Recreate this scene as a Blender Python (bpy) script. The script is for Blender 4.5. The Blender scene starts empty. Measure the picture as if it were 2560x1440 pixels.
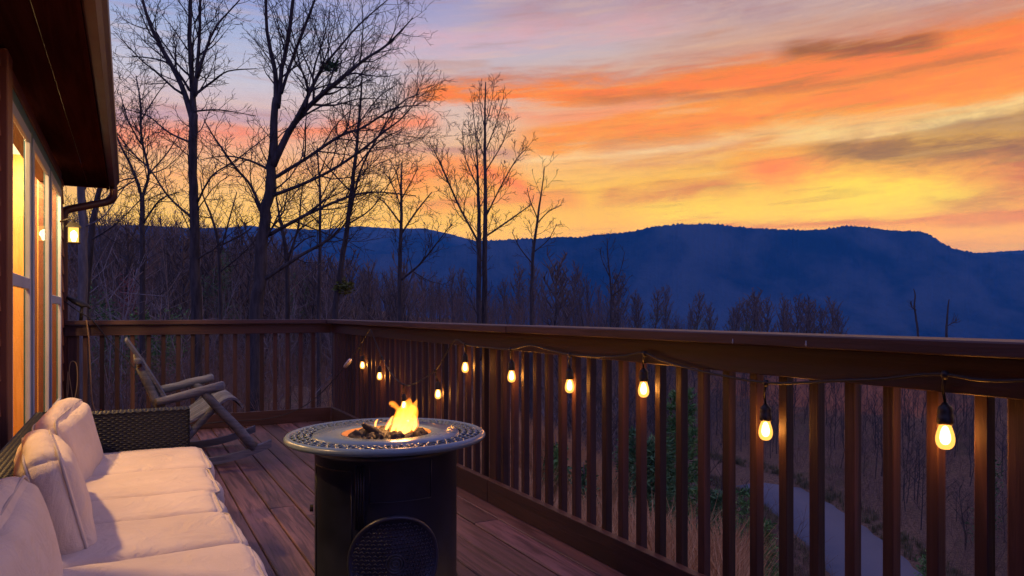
import bpy, bmesh, math, random
import numpy as np
from mathutils import Vector, Matrix, noise as mnoise
random.seed(7); np.random.seed(7)
SC = bpy.context.scene
COL = SC.collection

# ------------------------------------------------------------------ camera
FPX, HOR, EYE = 1800.0, 782.0, 1.065          # focal length and eye level in photo pixels, eye height over the deck
YAW = math.atan(960 / 1800)                   # view axis turned right of the house axis (world +Y)
F = Vector((math.sin(YAW), math.cos(YAW), 0)); R = Vector((math.cos(YAW), -math.sin(YAW), 0))
CAM = Vector((0, 0, EYE))
cam = bpy.data.cameras.new('camera'); camo = bpy.data.objects.new('camera', cam); COL.objects.link(camo)
camo.location = CAM; camo.rotation_euler = (math.radians(90), 0, -YAW)
cam.sensor_width = 36; cam.lens = 36 * FPX / 2560; cam.shift_y = (HOR - 720) / 2560
cam.clip_start = .05; cam.clip_end = 40000
SC.camera = camo
def ray(u, v):
    a = (u - 1280) / FPX
    return Vector((F.x + R.x * a, F.y + R.y * a, (HOR - v) / FPX))
def PD(u, v, d): return CAM + ray(u, v) * d
def PX(u, v, X): r = ray(u, v); return CAM + r * (X / r.x)
def PY(u, v, Y): r = ray(u, v); return CAM + r * (Y / r.y)
def PZ(u, v, z): r = ray(u, v); return CAM + r * ((z - EYE) / r.z)

SC.view_settings.view_transform = 'Standard'; SC.view_settings.look = 'None'
SC.view_settings.exposure = 0; SC.view_settings.gamma = 1
SC.cycles.use_denoising = True
SC.cycles.max_bounces = 8; SC.cycles.transparent_max_bounces = 16; SC.cycles.volume_bounces = 0
SC.cycles.sample_clamp_indirect = 4
SC.cycles.caustics_reflective = False; SC.cycles.caustics_refractive = False

# ------------------------------------------------------------------ node helpers
def lin(c):
    return tuple((x / 255 / 12.92 if x / 255 <= .04045 else ((x / 255 + .055) / 1.055) ** 2.4) for x in c) + (1,)
class NT:
    def __init__(s, tree): s.t = tree; s.n = tree.nodes; s.l = tree.links
    def node(s, typ, **kw):
        n = s.n.new(typ)
        for k, v in kw.items(): setattr(n, k, v)
        return n
    def put(s, sock, v):
        if isinstance(v, bpy.types.NodeSocket): s.l.new(v, sock)
        elif v is not None: sock.default_value = v
    def m(s, op, *a, clamp=False):
        n = s.node('ShaderNodeMath', operation=op, use_clamp=clamp)
        for i, v in enumerate(a): s.put(n.inputs[i], v)
        return n.outputs[0]
    def mix(s, f, a, b, blend='MIX'):
        n = s.node('ShaderNodeMix', data_type='RGBA', blend_type=blend)
        s.put(n.inputs['Factor'], f); s.put(n.inputs[6], a); s.put(n.inputs[7], b)
        return n.outputs[2]
    def ramp(s, f, stops, interp='LINEAR'):
        n = s.node('ShaderNodeValToRGB'); n.color_ramp.interpolation = interp
        e = n.color_ramp.elements
        while len(e) < len(stops): e.new(.5)
        for el, (p, c) in zip(e, stops): el.position = p; el.color = c
        s.put(n.inputs[0], f); return n.outputs[0]
    def noise(s, vec, scale=5, detail=4, rough=.55, dist=0):
        n = s.node('ShaderNodeTexNoise'); s.put(n.inputs['Vector'], vec)
        n.inputs['Scale'].default_value = scale; n.inputs['Detail'].default_value = detail
        n.inputs['Roughness'].default_value = rough; n.inputs['Distortion'].default_value = dist
        return n.outputs[0]
    def xyz(s, x, y, z):
        n = s.node('ShaderNodeCombineXYZ')
        for i, v in enumerate((x, y, z)): s.put(n.inputs[i], v)
        return n.outputs[0]
    def sstep(s, x, a, b):
        n = s.node('ShaderNodeMapRange', interpolation_type='SMOOTHSTEP')
        s.put(n.inputs[0], x); n.inputs[1].default_value = a; n.inputs[2].default_value = b
        return n.outputs[0]

# ------------------------------------------------------------------ sky (world)
def azel(u, v):
    a = (u - 1280) / FPX; b = (HOR - v) / FPX
    return math.degrees(math.atan(a)), math.degrees(math.atan2(b, math.hypot(1, a)))
world = bpy.data.worlds.new('World'); SC.world = world; world.use_nodes = True
T = NT(world.node_tree); T.n.clear()
tc = T.node('ShaderNodeTexCoord').outputs['Generated']
def dot(v):
    n = T.node('ShaderNodeVectorMath', operation='DOT_PRODUCT'); T.l.new(tc, n.inputs[0]); n.inputs[1].default_value = v
    return n.outputs['Value']
az = T.m('MULTIPLY', T.m('ARCTAN2', dot(R), dot(F)), 57.2958)
el = T.m('MULTIPLY', T.m('ARCSINE', T.m('MINIMUM', T.m('MAXIMUM', dot((0, 0, 1)), -.9999), .9999)), 57.2958)
elt = T.m('DIVIDE', el, 60.0, clamp=True)
tilt = T.m('MULTIPLY', T.m('MAXIMUM', T.m('ADD', az, 12.0), 0.0), .062)
els = T.m('SUBTRACT', el, tilt)
streak = T.noise(T.xyz(T.m('MULTIPLY', az, .035), T.m('MULTIPLY', els, .30), 3.1), 1.6, 8, .68, .5)
streak2 = T.noise(T.xyz(T.m('MULTIPLY', az, .07), T.m('MULTIPLY', els, .42), 9.7), 1.5, 9, .70, .9)
puff = T.noise(T.xyz(T.m('MULTIPLY', az, .16), T.m('MULTIPLY', els, .40), 5.2), 1.4, 9, .70, .4)
def E(v): return max(0, math.degrees(math.atan((HOR - v) / FPX))) / 60
LEFT = [(E(782), (250, 196, 120)), (E(560), (252, 196, 112)), (E(470), (249, 190, 128)), (E(400), (240, 184, 150)), (E(320), (214, 178, 178)),
        (E(240), (196, 192, 210)), (E(120), (160, 174, 214)), (E(0), (136, 148, 206)), (.62, (150, 150, 222)), (1, (150, 150, 226))]
RIGHT = [(E(782), (255, 176, 40)), (E(600), (255, 176, 42)), (E(500), (254, 194, 72)), (E(420), (250, 190, 92)), (E(330), (243, 200, 140)),
         (E(240), (232, 180, 130)), (E(120), (206, 178, 168)), (E(0), (196, 166, 168)), (.62, (164, 152, 212)), (1, (150, 150, 226))]
DUSK = [(0, (134, 124, 200)), (.2, (146, 138, 216)), (.5, (150, 148, 226)), (1, (150, 150, 226))]
elw = T.m('ADD', elt, T.m('MULTIPLY', T.m('SUBTRACT', streak, .5), .05))
lc = T.ramp(elw, [(p, lin(c)) for p, c in LEFT]); rc = T.ramp(elw, [(p, lin(c)) for p, c in RIGHT])
dc = T.ramp(elt, [(p, lin(c)) for p, c in DUSK])
col = T.mix(T.sstep(az, -24, 26), lc, rc)
# fine silvery streaks over everything
fine = T.noise(T.xyz(T.m('MULTIPLY', az, .10), T.m('MULTIPLY', els, 1.3), 1.7), 1.5, 6, .6)
# (centre line, half width left/right in photo px, window u0 u1 fade, colour, opacity, how much the streak noise breaks it, noise)
LAY = [
 ([(1000, 20), (1700, 22), (2300, 5)], (50, 55), (1250, 2900, 320), (178, 142, 150), .85, .5, streak2),
 ([(1000, 120), (1300, 85), (1700, 60)], (40, 30), (900, 1700, 300), (238, 172, 176), .5, .5, streak2),
 ([(900, 165), (1100, 162), (1250, 165)], (10, 10), (1010, 1220, 60), (196, 150, 140), .7, .2, streak),
 ([(1700, 120), (2100, 70), (2560, 20)], (34, 34), (1650, 3300, 300), (206, 150, 128), .8, .5, puff),
 ([(1050, 212), (1700, 178), (2560, 52)], (24, 46), (1020, 3300, 130), (198, 132, 118), .9, .25, streak2),
 ([(1050, 236), (1700, 214), (2560, 102)], (17, 50), (1040, 3300, 160), (255, 126, 16), 1.0, .12, streak2),
 ([(1750, 200), (2100, 172), (2560, 108)], (30, 44), (1800, 3300, 200), (255, 128, 0), 1.0, .05, streak),
 ([(1350, 345), (1900, 282), (2560, 178)], (54, 42), (1300, 3300, 260), (255, 136, 4), 1.0, .16, streak2),
 ([(1350, 250), (1800, 236), (2300, 172)], (13, 11), (1450, 2550, 200), (196, 116, 84), .8, .4, streak),
 ([(1950, 126), (2150, 117), (2350, 96)], (18, 16), (1960, 2350, 90), (150, 88, 58), .9, .15, streak2),
 ([(1300, 290), (1450, 290), (1600, 270)], (14, 14), (1200, 1650, 120), (244, 150, 116), .8, .4, streak2),
 ([(1500, 380), (1900, 372), (2200, 350)], (42, 38), (1480, 2250, 150), (220, 146, 104), .95, .75, puff),
 ([(2000, 425), (2300, 425), (2600, 400)], (36, 46), (1850, 3300, 160), (255, 134, 18), .95, .4, puff),
 ([(2050, 385), (2250, 378), (2560, 372)], (26, 40), (2040, 3100, 110), (140, 100, 80), 1.0, .25, puff),
 ([(2300, 318), (2450, 306), (2560, 300)], (18, 22), (2280, 3100, 100), (160, 116, 94), 1.0, .3, puff),
 ([(2000, 340), (2250, 322), (2560, 250)], (16, 16), (1950, 3100, 200), (250, 216, 150), .7, .5, streak2),
 ([(1300, 400), (1550, 384), (1850, 346)], (14, 12), (1280, 1850, 200), (252, 222, 170), .6, .4, streak2),
 ([(2100, 482), (2250, 478), (2400, 486)], (48, 44), (2040, 2480, 150), (255, 224, 84), .95, .15, puff),
 ([(1700, 530), (1900, 528), (2100, 520)], (36, 36), (1600, 2300, 200), (255, 214, 84), .8, .25, puff),
 ([(1560, 488), (1700, 474), (1820, 462)], (22, 24), (1500, 1850, 80), (222, 138, 84), .95, .4, puff),
 ([(2400, 505), (2500, 480), (2560, 450)], (30, 50), (2330, 3200, 120), (200, 108, 46), .8, .6, puff),
 ([(1900, 562), (2250, 556), (2560, 540)], (10, 14), (1700, 3200, 160), (224, 124, 40), .85, .3, streak),
 ([(280, 335), (480, 336), (700, 345)], (34, 30), (100, 660, 130), (246, 132, 108), .9, .35, streak2),
 ([(700, 345), (900, 315), (1080, 300)], (24, 28), (700, 1090, 100), (248, 136, 100), .9, .35, streak2),
 ([(240, 288), (480, 292), (760, 300)], (18, 16), (100, 800, 150), (178, 150, 176), .7, .3, streak),
 ([(1020, 452), (1130, 428), (1260, 450)], (38, 34), (990, 1340, 90), (255, 130, 60), .95, .3, puff),
 ([(950, 372), (1080, 370), (1230, 380)], (13, 15), (930, 1300, 90), (198, 142, 132), .9, .25, streak),
 ([(1100, 512), (1280, 500), (1420, 498)], (22, 24), (1040, 1460, 90), (244, 146, 76), .8, .4, puff),
 ([(500, 440), (800, 420), (1000, 400)], (26, 30), (100, 1000, 220), (250, 164, 116), .6, .5, streak2),
]
for pts, hw, win, c, op, brk, nz in LAY:
    ae = [azel(*p) for p in pts]
    k2, k1, k0 = np.polyfit([a for a, e in ae], [e for a, e in ae], 2)
    cen = T.m('MULTIPLY_ADD', T.m('MULTIPLY_ADD', az, float(k2), float(k1)), az, float(k0))
    h0, h1 = hw[0] / FPX * 57.3, hw[1] / FPX * 57.3
    ks = (h1 - h0) / (ae[-1][0] - ae[0][0] + 1e-6)
    hwn = T.m('MAXIMUM', T.m('MULTIPLY_ADD', az, ks, h0 - ks * ae[0][0]), min(h0, h1) * .7)
    dlt = T.m('ADD', T.m('SUBTRACT', el, cen), T.m('ADD', T.m('MULTIPLY', T.m('SUBTRACT', nz, .5), max(h0, h1) * 2.2), T.m('MULTIPLY', T.m('SUBTRACT', fine, .5), 1.5)))
    x = T.m('DIVIDE', dlt, hwn)
    g = T.m('EXPONENT', T.m('MULTIPLY', T.m('MULTIPLY', x, x), -1.0))
    f = win[2] / FPX * 57.3 * .9
    a0, a1 = azel(win[0], 300)[0], azel(win[1], 300)[0]
    w = T.m('MULTIPLY', T.sstep(az, a0 - f / 2, a0 + f / 2), T.m('SUBTRACT', 1.0, T.sstep(az, a1 - f / 2, a1 + f / 2)))
    n2 = T.m('ADD', 1 - brk, T.m('MULTIPLY', T.sstep(puff if nz is not puff else streak2, .36, .62), brk))
    msk = T.m('MULTIPLY', T.m('MULTIPLY', g, w), T.m('MULTIPLY', n2, op), clamp=True)
    col = T.mix(msk, col, lin(c))
col = T.mix(T.m('MULTIPLY', T.sstep(fine, .48, .75), .26), col, lin((236, 190, 150)))
col = T.mix(T.m('MULTIPLY', T.sstep(fine, .50, .25), .34), col, lin((184, 126, 104)))
front = T.sstep(dot((math.sin(YAW + .45), math.cos(YAW + .45), 0)), -.25, .35)
col = T.mix(front, dc, col)
below = T.sstep(el, -3, 0)
col = T.mix(below, lin((60, 54, 80)), col)
tau = T.m('DIVIDE', .075, T.m('MAXIMUM', dot((0, 0, 1)), .06))
gain = T.m('MINIMUM', T.m('EXPONENT', tau), 2.2)
loss = T.m('MULTIPLY', T.m('SUBTRACT', gain, 1.0), front)
sub = T.node('ShaderNodeMix', data_type='RGBA', blend_type='SUBTRACT', clamp_result=False)
gcol = T.node('ShaderNodeVectorMath', operation='SCALE'); T.l.new(col, gcol.inputs[0]); T.l.new(gain, gcol.inputs['Scale'])
lcol = T.node('ShaderNodeVectorMath', operation='SCALE'); lcol.inputs[0].default_value = (.0, .05, .33); T.l.new(loss, lcol.inputs['Scale'])
dcol = T.node('ShaderNodeVectorMath', operation='SUBTRACT'); T.l.new(gcol.outputs[0], dcol.inputs[0]); T.l.new(lcol.outputs[0], dcol.inputs[1])
mcol = T.node('ShaderNodeVectorMath', operation='MAXIMUM'); T.l.new(dcol.outputs[0], mcol.inputs[0]); mcol.inputs[1].default_value = (0, 0, 0)
T.n.remove(sub)
bg = T.node('ShaderNodeBackground'); T.l.new(mcol.outputs[0], bg.inputs[0]); bg.inputs[1].default_value = 1.03
sky = T.node('ShaderNodeTexSky', sky_type='NISHITA'); sky.sun_disc = False
sky.sun_elevation = math.radians(-1.0); sky.sun_rotation = YAW + .45; sky.altitude = 600
bg2 = T.node('ShaderNodeBackground'); T.l.new(sky.outputs[0], bg2.inputs[0]); bg2.inputs[1].default_value = .012
add = T.node('ShaderNodeAddShader'); T.l.new(bg.outputs[0], add.inputs[0]); T.l.new(bg2.outputs[0], add.inputs[1])
out = T.node('ShaderNodeOutputWorld'); T.l.new(add.outputs[0], out.inputs[0])

# one weak, very soft sun for the afterglow behind the ridge
sl = bpy.data.lights.new('sun', 'SUN'); sl.energy = .2; sl.angle = math.radians(40); sl.color = (1, .56, .30)
so = bpy.data.objects.new('sun', sl); COL.objects.link(so)
so.rotation_euler = (math.radians(80), 0, math.pi - (YAW + .45))

# ------------------------------------------------------------------ builders
WLOC = {}
class MB:
    def __init__(s): s.v = []; s.f = []
    def add(s, vs, fs):
        o = len(s.v); s.v.extend(tuple(p) for p in vs); s.f.extend(tuple(i + o for i in f) for f in fs); return s
    def box(s, x0, x1, y0, y1, z0, z1, M=None, b=0):
        if b <= 0:
            vs = [Vector((x, y, z)) for z in (z0, z1) for y in (y0, y1) for x in (x0, x1)]
            fs = [(0, 2, 3, 1), (4, 5, 7, 6), (0, 1, 5, 4), (2, 6, 7, 3), (0, 4, 6, 2), (1, 3, 7, 5)]
        else:
            bm = bmesh.new(); bmesh.ops.create_cube(bm, size=1)
            for v in bm.verts: v.co = Vector(((x0 + x1) / 2 + v.co.x * (x1 - x0), (y0 + y1) / 2 + v.co.y * (y1 - y0), (z0 + z1) / 2 + v.co.z * (z1 - z0)))
            bmesh.ops.bevel(bm, geom=bm.edges[:], offset=b, segments=1, affect='EDGES')
            bm.verts.index_update(); vs = [v.co.copy() for v in bm.verts]; fs = [tuple(v.index for v in f.verts) for f in bm.faces]; bm.free()
        if M is not None: vs = [M @ p for p in vs]
        return s.add(vs, fs)
    def tube(s, pts, rad, n=6, cap=True, flat=1.0):
        pts = [Vector(p) for p in pts]
        if not hasattr(rad, '__len__'): rad = [rad] * len(pts)
        o = len(s.v); up = None
        for i, p in enumerate(pts):
            t = (pts[min(i + 1, len(pts) - 1)] - pts[max(i - 1, 0)])
            t = t.normalized() if t.length > 1e-9 else Vector((0, 0, 1))
            if up is None: up = t.orthogonal().normalized()
            up = up - t * up.dot(t)
            up = up.normalized() if up.length > 1e-6 else t.orthogonal().normalized()
            w = t.cross(up)
            for k in range(n):
                a = 2 * math.pi * k / n
                s.v.append(tuple(p + (up * math.cos(a) + w * math.sin(a) * flat) * rad[i]))
        for i in range(len(pts) - 1):
            for k in range(n):
                a = o + i * n + k; b_ = o + i * n + (k + 1) % n
                s.f.append((a, b_, b_ + n, a + n))
        if cap:
            s.f.append(tuple(o + k for k in reversed(range(n)))); q = o + (len(pts) - 1) * n
            s.f.append(tuple(q + k for k in range(n)))
        return s
    def lathe(s, prof, c=(0, 0, 0), n=48, close=False):
        o = len(s.v); c = Vector(c)
        for r, z in prof:
            for k in range(n):
                a = 2 * math.pi * k / n; s.v.append((c.x + r * math.cos(a), c.y + r * math.sin(a), c.z + z))
        m = len(prof)
        for i in range(m if close else m - 1):
            j = (i + 1) % m
            for k in range(n):
                s.f.append((o + i * n + k, o + i * n + (k + 1) % n, o + j * n + (k + 1) % n, o + j * n + k))
        return s
    def build(s, name, mat, parent=None, smooth=False, origin=None, kind=None):
        base = WLOC.get(parent.name, Vector((0, 0, 0))) if parent else Vector((0, 0, 0))
        org = Vector(origin) if origin is not None else base
        v = np.array(s.v, dtype=np.float64) - np.array(org)
        me = mesh_np(name, v, s.f, smooth)
        me.materials.append(mat)
        o = bpy.data.objects.new(name, me); COL.objects.link(o); o.location = org - base
        if parent: o.parent = parent
        WLOC[o.name] = org.copy()
        if kind: o['kind'] = kind
        return o
def mesh_np(name, v, faces, smooth=False):
    me = bpy.data.meshes.new(name)
    me.from_pydata(v.tolist() if hasattr(v, 'tolist') else v, [], faces)
    if smooth: me.polygons.foreach_set('use_smooth', [True] * len(me.polygons))
    me.update(); return me
def thing(name, label, cat, loc=(0, 0, 0), group=None):
    o = bpy.data.objects.new(name, None); COL.objects.link(o); o.location = loc; o.empty_display_size = .1
    WLOC[o.name] = Vector(loc)
    return tag(o, label, cat, group)
def tag(o, label, cat, group=None):
    o['label'] = label; o['category'] = cat
    if group: o['group'] = group
    return o
def struct(o): o['kind'] = 'structure'; return o
def piece(name, me, loc, parent, rot=(0, 0, 0), scale=(1, 1, 1)):   # one more object on shared mesh data
    o = bpy.data.objects.new(name, me); COL.objects.link(o); o.parent = parent
    o.location = Vector(loc) - WLOC[parent.name]; o.rotation_euler = rot; o.scale = scale
    return o
def light(name, loc, power, colour, size, parent=None):
    l = bpy.data.lights.new(name, 'POINT'); l.energy = power; l.color = colour; l.shadow_soft_size = size
    o = bpy.data.objects.new(name, l); COL.objects.link(o)
    o.location = Vector(loc) - (WLOC[parent.name] if parent else Vector((0, 0, 0)))
    if parent: o.parent = parent
    return o

# ------------------------------------------------------------------ materials
def material(name):
    m = bpy.data.materials.new(name); m.use_nodes = True
    t = NT(m.node_tree); b = t.n['Principled BSDF']
    return m, t, b
def objvec(t, scale=(1, 1, 1), rnd=True, world=False):
    tcn = t.node('ShaderNodeTexCoord')
    v = t.node('ShaderNodeNewGeometry').outputs['Position'] if world else tcn.outputs['Object']
    mp = t.node('ShaderNodeMapping'); t.l.new(v, mp.inputs[0]); mp.inputs['Scale'].default_value = scale
    if rnd:
        oi = t.node('ShaderNodeObjectInfo'); r = t.m('MULTIPLY', oi.outputs['Random'], 57.0)
        t.l.new(t.xyz(r, r, r), mp.inputs['Location'])
        return mp.outputs[0], oi.outputs['Random']
    return mp.outputs[0], None
def bump(t, b, h, strength=.3, dist=.01):
    n = t.node('ShaderNodeBump'); n.inputs['Strength'].default_value = strength; n.inputs['Distance'].default_value = dist
    t.l.new(h, n.inputs['Height']); t.l.new(n.outputs[0], b.inputs['Normal'])
def m_wood(name, c0, c1, axis=1, rough=.6, grain=1.0, vary=.35, spec=.4, bstr=.5):
    m, t, b = material(name)
    sc = [26 * grain] * 3; sc[axis] = 1.3 * grain
    v, r = objvec(t, tuple(sc))
    n1 = t.noise(v, 1.0, 6, .65, 1.6)
    sc2 = [5.0] * 3; sc2[axis] = .9
    v2, _ = objvec(t, tuple(sc2)); n2 = t.noise(v2, 1.0, 3, .5, .6)
    f = t.sstep(n1, .38, .60)
    c = t.mix(f, c0 + (1,), c1 + (1,))
    c = t.mix(t.m('MULTIPLY', t.sstep(n2, .35, .7), .45), c, tuple(x * .55 for x in c0) + (1,))
    hsv = t.node('ShaderNodeHueSaturation'); t.l.new(c, hsv.inputs['Color'])
    t.l.new(t.m('MULTIPLY_ADD', r, vary * 2, 1 - vary), hsv.inputs['Value'])
    t.l.new(hsv.outputs[0], b.inputs['Base Color'])
    t.l.new(t.m('MULTIPLY_ADD', n1, .3, rough - .15), b.inputs['Roughness']); b.inputs['Specular IOR Level'].default_value = spec
    bump(t, b, n1, bstr, .004)
    return m
def m_plain(name, c, rough=.5, metal=0, nscale=0, nstr=.0, spec=.5, var=.15, bscale=None):
    m, t, b = material(name)
    v, r = objvec(t)
    n = t.noise(v, nscale or 6, 5, .6)
    t.l.new(t.mix(t.sstep(n, .3, .7), tuple(x * (1 - var) for x in c) + (1,), tuple(min(1, x * (1 + var)) for x in c) + (1,)), b.inputs['Base Color'])
    t.l.new(t.m('MULTIPLY_ADD', n, .2, rough - .1), b.inputs['Roughness'])
    b.inputs['Metallic'].default_value = metal; b.inputs['Specular IOR Level'].default_value = spec
    if nstr: bump(t, b, t.noise(v, bscale or 40, 4, .6), nstr, .004)
    return m
def m_emit(name, c, strength, trans=0.0):
    m = bpy.data.materials.new(name); m.use_nodes = True; t = NT(m.node_tree); t.n.clear()
    e = t.node('ShaderNodeEmission'); e.inputs[0].default_value = c + (1,); e.inputs[1].default_value = strength
    o = t.node('ShaderNodeOutputMaterial')
    if trans > 0:
        tr = t.node('ShaderNodeBsdfTransparent'); mx = t.node('ShaderNodeMixShader'); mx.inputs[0].default_value = 1 - trans
        t.l.new(tr.outputs[0], mx.inputs[1]); t.l.new(e.outputs[0], mx.inputs[2]); t.l.new(mx.outputs[0], o.inputs[0])
    else: t.l.new(e.outputs[0], o.inputs[0])
    return m
DECKW = m_wood('deck_stain', (.050, .024, .030), (.150, .082, .092), 1, .52, 1.0, .38, .45, 1.0)
RAILX = m_wood('rail_stain_x', (.034, .015, .0155), (.058, .026, .026), 0, .6, 1, .15)
RAILY = m_wood('rail_stain_y', (.034, .015, .0155), (.058, .026, .026), 1, .6, 1, .15)
RAILZ = m_wood('rail_stain_z', (.037, .016, .0160), (.062, .028, .027), 2, .6, 1, .42)
CAPX = m_wood('cap_stain_x', (.050, .025, .025), (.085, .047, .048), 0, .6, 1, .1, .3, .6)
CAPY = m_wood('cap_stain_y', (.050, .025, .025), (.085, .047, .048), 1, .6, 1, .1, .3, .6)
SIDING = m_wood('siding_stain', (.22, .075, .035), (.30, .11, .05), 2, .65, .8, .2)
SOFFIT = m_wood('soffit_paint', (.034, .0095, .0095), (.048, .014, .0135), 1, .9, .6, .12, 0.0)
TRIMB = m_wood('brown_trim', (.16, .055, .035), (.20, .075, .045), 2, .55, .8, .1)
PINE = m_wood('pine_panel', (.56, .28, .070), (.68, .38, .12), 2, .45, .5, .12)
TEAL = m_plain('teal_trim', (.035, .13, .19), .5)
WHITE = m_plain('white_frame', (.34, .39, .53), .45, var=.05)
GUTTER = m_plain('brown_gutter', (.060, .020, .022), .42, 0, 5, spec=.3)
BLACK = m_plain('black_rubber', (.012, .012, .013), .5)
LOG = m_wood('grey_log', (.075, .090, .122), (.150, .172, .215), 0, .75, .8, .2, .3, .8)
TABLE = m_plain('grey_table_metal', (.115, .180, .230), .25, 0, 4, 0, .4, .05)
COLUMN = m_plain('dark_column_metal', (.010, .012, .026), .40, 0, 8, .06, .4, .25, 30)
ROCK = m_plain('lava_rock', (.045, .043, .045), .85, 0, 25, .8, .3, .5, 60)
BOWLM = m_plain('bowl_metal', (.45, .24, .12), .5, 0)
IRON = m_plain('black_iron', (.015, .013, .012), .5, .3)
def m_wicker():
    m, t, b = material('dark_wicker'); v, r = objvec(t, (60, 60, 60)); n = t.noise(v, 1, 3)
    t.l.new(t.mix(n, (.003, .0045, .010, 1), (.009, .012, .025, 1)), b.inputs['Base Color']); b.inputs['Roughness'].default_value = .5; b.inputs['Specular IOR Level'].default_value = .3
    return m
WICKER = m_wicker()
def m_fabric():
    m, t, b = material('beige_canvas'); v, r = objvec(t)
    n = t.noise(v, 3.5, 4, .6); fx, _ = objvec(t, (420, 420, 420)); nf = t.noise(fx, 1, 2)
    t.l.new(t.mix(t.sstep(n, .3, .7), (.59, .485, .40, 1), (.685, .57, .475, 1)), b.inputs['Base Color'])
    b.inputs['Roughness'].default_value = .95; b.inputs['Sheen Weight'].default_value = .15; b.inputs['Specular IOR Level'].default_value = .15
    wr = t.noise(v, 6.5, 5, .55, 1.8)
    h = t.m('ADD', t.m('MULTIPLY', wr, 1.0), t.m('MULTIPLY', nf, .12)); bump(t, b, h, .75, .022)
    return m
FABRIC = m_fabric()
PIPING = m_plain('piping_canvas', (.40, .35, .33), .9)
def m_glass():
    m = bpy.data.materials.new('window_glass'); m.use_nodes = True; t = NT(m.node_tree); t.n.clear()
    fr = t.node('ShaderNodeFresnel'); fr.inputs[0].default_value = 1.45
    tr = t.node('ShaderNodeBsdfTransparent'); gl = t.node('ShaderNodeBsdfGlossy'); gl.inputs['Roughness'].default_value = .01
    mx = t.node('ShaderNodeMixShader'); t.l.new(t.m('MULTIPLY', fr.outputs[0], .42), mx.inputs[0])
    t.l.new(tr.outputs[0], mx.inputs[1]); t.l.new(gl.outputs[0], mx.inputs[2])
    o = t.node('ShaderNodeOutputMaterial'); t.l.new(mx.outputs[0], o.inputs[0]); return m
GLASS = m_glass()
def m_bark(name, c0, c1):
    m, t, b = material(name); v, r = objvec(t, (14, 14, 3), world=False); n = t.noise(v, 1, 5, .65)
    t.l.new(t.mix(t.sstep(n, .3, .7), c0 + (1,), c1 + (1,)), b.inputs['Base Color']); b.inputs['Roughness'].default_value = .9
    b.inputs['Specular IOR Level'].default_value = .15; bump(t, b, n, .6, .02); return m
BARK = m_bark('bark', (.034, .029, .030), (.080, .068, .068))
BARKP = m_bark('pale_bark', (.10, .088, .085), (.19, .17, .165))
TWIG = m_bark('twig', (.125, .076, .060), (.225, .142, .112))
TWIG2 = m_bark('grey_twig', (.14, .118, .118), (.27, .23, .22))

TWIG3 = m_bark('dark_twig', (.085, .066, .062), (.165, .132, .120))
# ------------------------------------------------------------------ ground
GX = [-400, -120, -60, -40, -15, -4, 0, 3, 6, 8, 11, 14, 17, 20, 31, 36, 50, 80, 110, 160, 400, 1500, 9000]
GZ = [30, 14, 5.5, 2.6, -.2, -1.35, -1.6, -1.9, -2.1, -2.7, -3.9, -5.4, -6.7, -7.35, -7.35, -6.9, -6.2, -5.4, -5.6, -9, -45, -150, -170]
ROADPX = [(1600, 1158), (1700, 1168), (1790, 1182), (1865, 1196), (1935, 1226), (2010, 1272), (2090, 1336), (2180, 1424), (2270, 1540), (2380, 1740)]
ROADZ = -7.32
ROAD = [PZ(u, v, ROADZ) for u, v in ROADPX]
RXY = np.array([(p.x, p.y) for p in ROAD])
def road_dist(x, y):
    x = np.asarray(x, float); y = np.asarray(y, float); best = np.full(x.shape, 1e9)
    for (ax, ay), (bx, by) in zip(RXY[:-1], RXY[1:]):
        dx, dy = bx - ax, by - ay; t = np.clip(((x - ax) * dx + (y - ay) * dy) / (dx * dx + dy * dy), 0, 1)
        best = np.minimum(best, np.hypot(x - ax - t * dx, y - ay - t * dy))
    return best
def ground(x, y):
    x = np.asarray(x, float); y = np.asarray(y, float); r = np.hypot(x, y)
    xs = x - .05 * (y - 10)
    z = (np.interp(xs - 1.5, GX, GZ) + np.interp(xs, GX, GZ) + np.interp(xs + 1.5, GX, GZ)) / 3
    rd = road_dist(x, y); k = np.clip((rd - 2.2) / 4, 0, 1)
    nz = .35 * np.sin(x * .31 + 1.3 * np.sin(y * .21)) + .3 * np.sin(y * .27 + 2 + np.sin(x * .17)) + .12 * np.sin(x * 1.1 + y * .7) + .08 * np.sin(y * 1.7 - x * .6)
    z = z + nz * k * np.clip((r - 6) / 10, .15, 1)
    z = np.where(rd < 8, z * np.clip((rd - 1.8) / 6, 0, 1) + (ROADZ - .05) * (1 - np.clip((rd - 1.8) / 6, 0, 1)), z)
    azd = np.degrees((np.arctan2(x, y) - YAW + np.pi) % (2 * np.pi) - np.pi)
    zcrest = np.interp(azd, [-60, -35, -23, -13.4, 0, 13.1, 24.5, 31, 60], [11, 7.6, 5.4, 1.8, -1.2, -3.4, -5.2, -5.8, -6])
    w = np.clip((r - 32) / 55, 0, 1); w = w * w * (3 - 2 * w) * np.clip((110 - np.abs(azd)) / 40, 0, 1)
    z = z * (1 - w) + (zcrest + nz * .8) * w
    far = np.clip((r - 100) / 900, 0, 1)
    z = z * (1 - far) + (-170) * far
    return z
def gz(x, y): return float(ground(np.array([x]), np.array([y]))[0])
rs = np.concatenate([np.arange(0.5, 60, .8), np.geomspace(60, 9500, 90)])
ths = np.radians(np.concatenate([np.arange(-70, 75, .75) + 0, np.arange(75, 290, 6)]))
nr, nt = len(rs), len(ths)
TH, RR = np.meshgrid(ths, rs); gxx = RR * np.sin(YAW + TH); gyy = RR * np.cos(YAW + TH)
gv = np.stack([gxx, gyy, ground(gxx, gyy)], -1).reshape(-1, 3)
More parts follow.
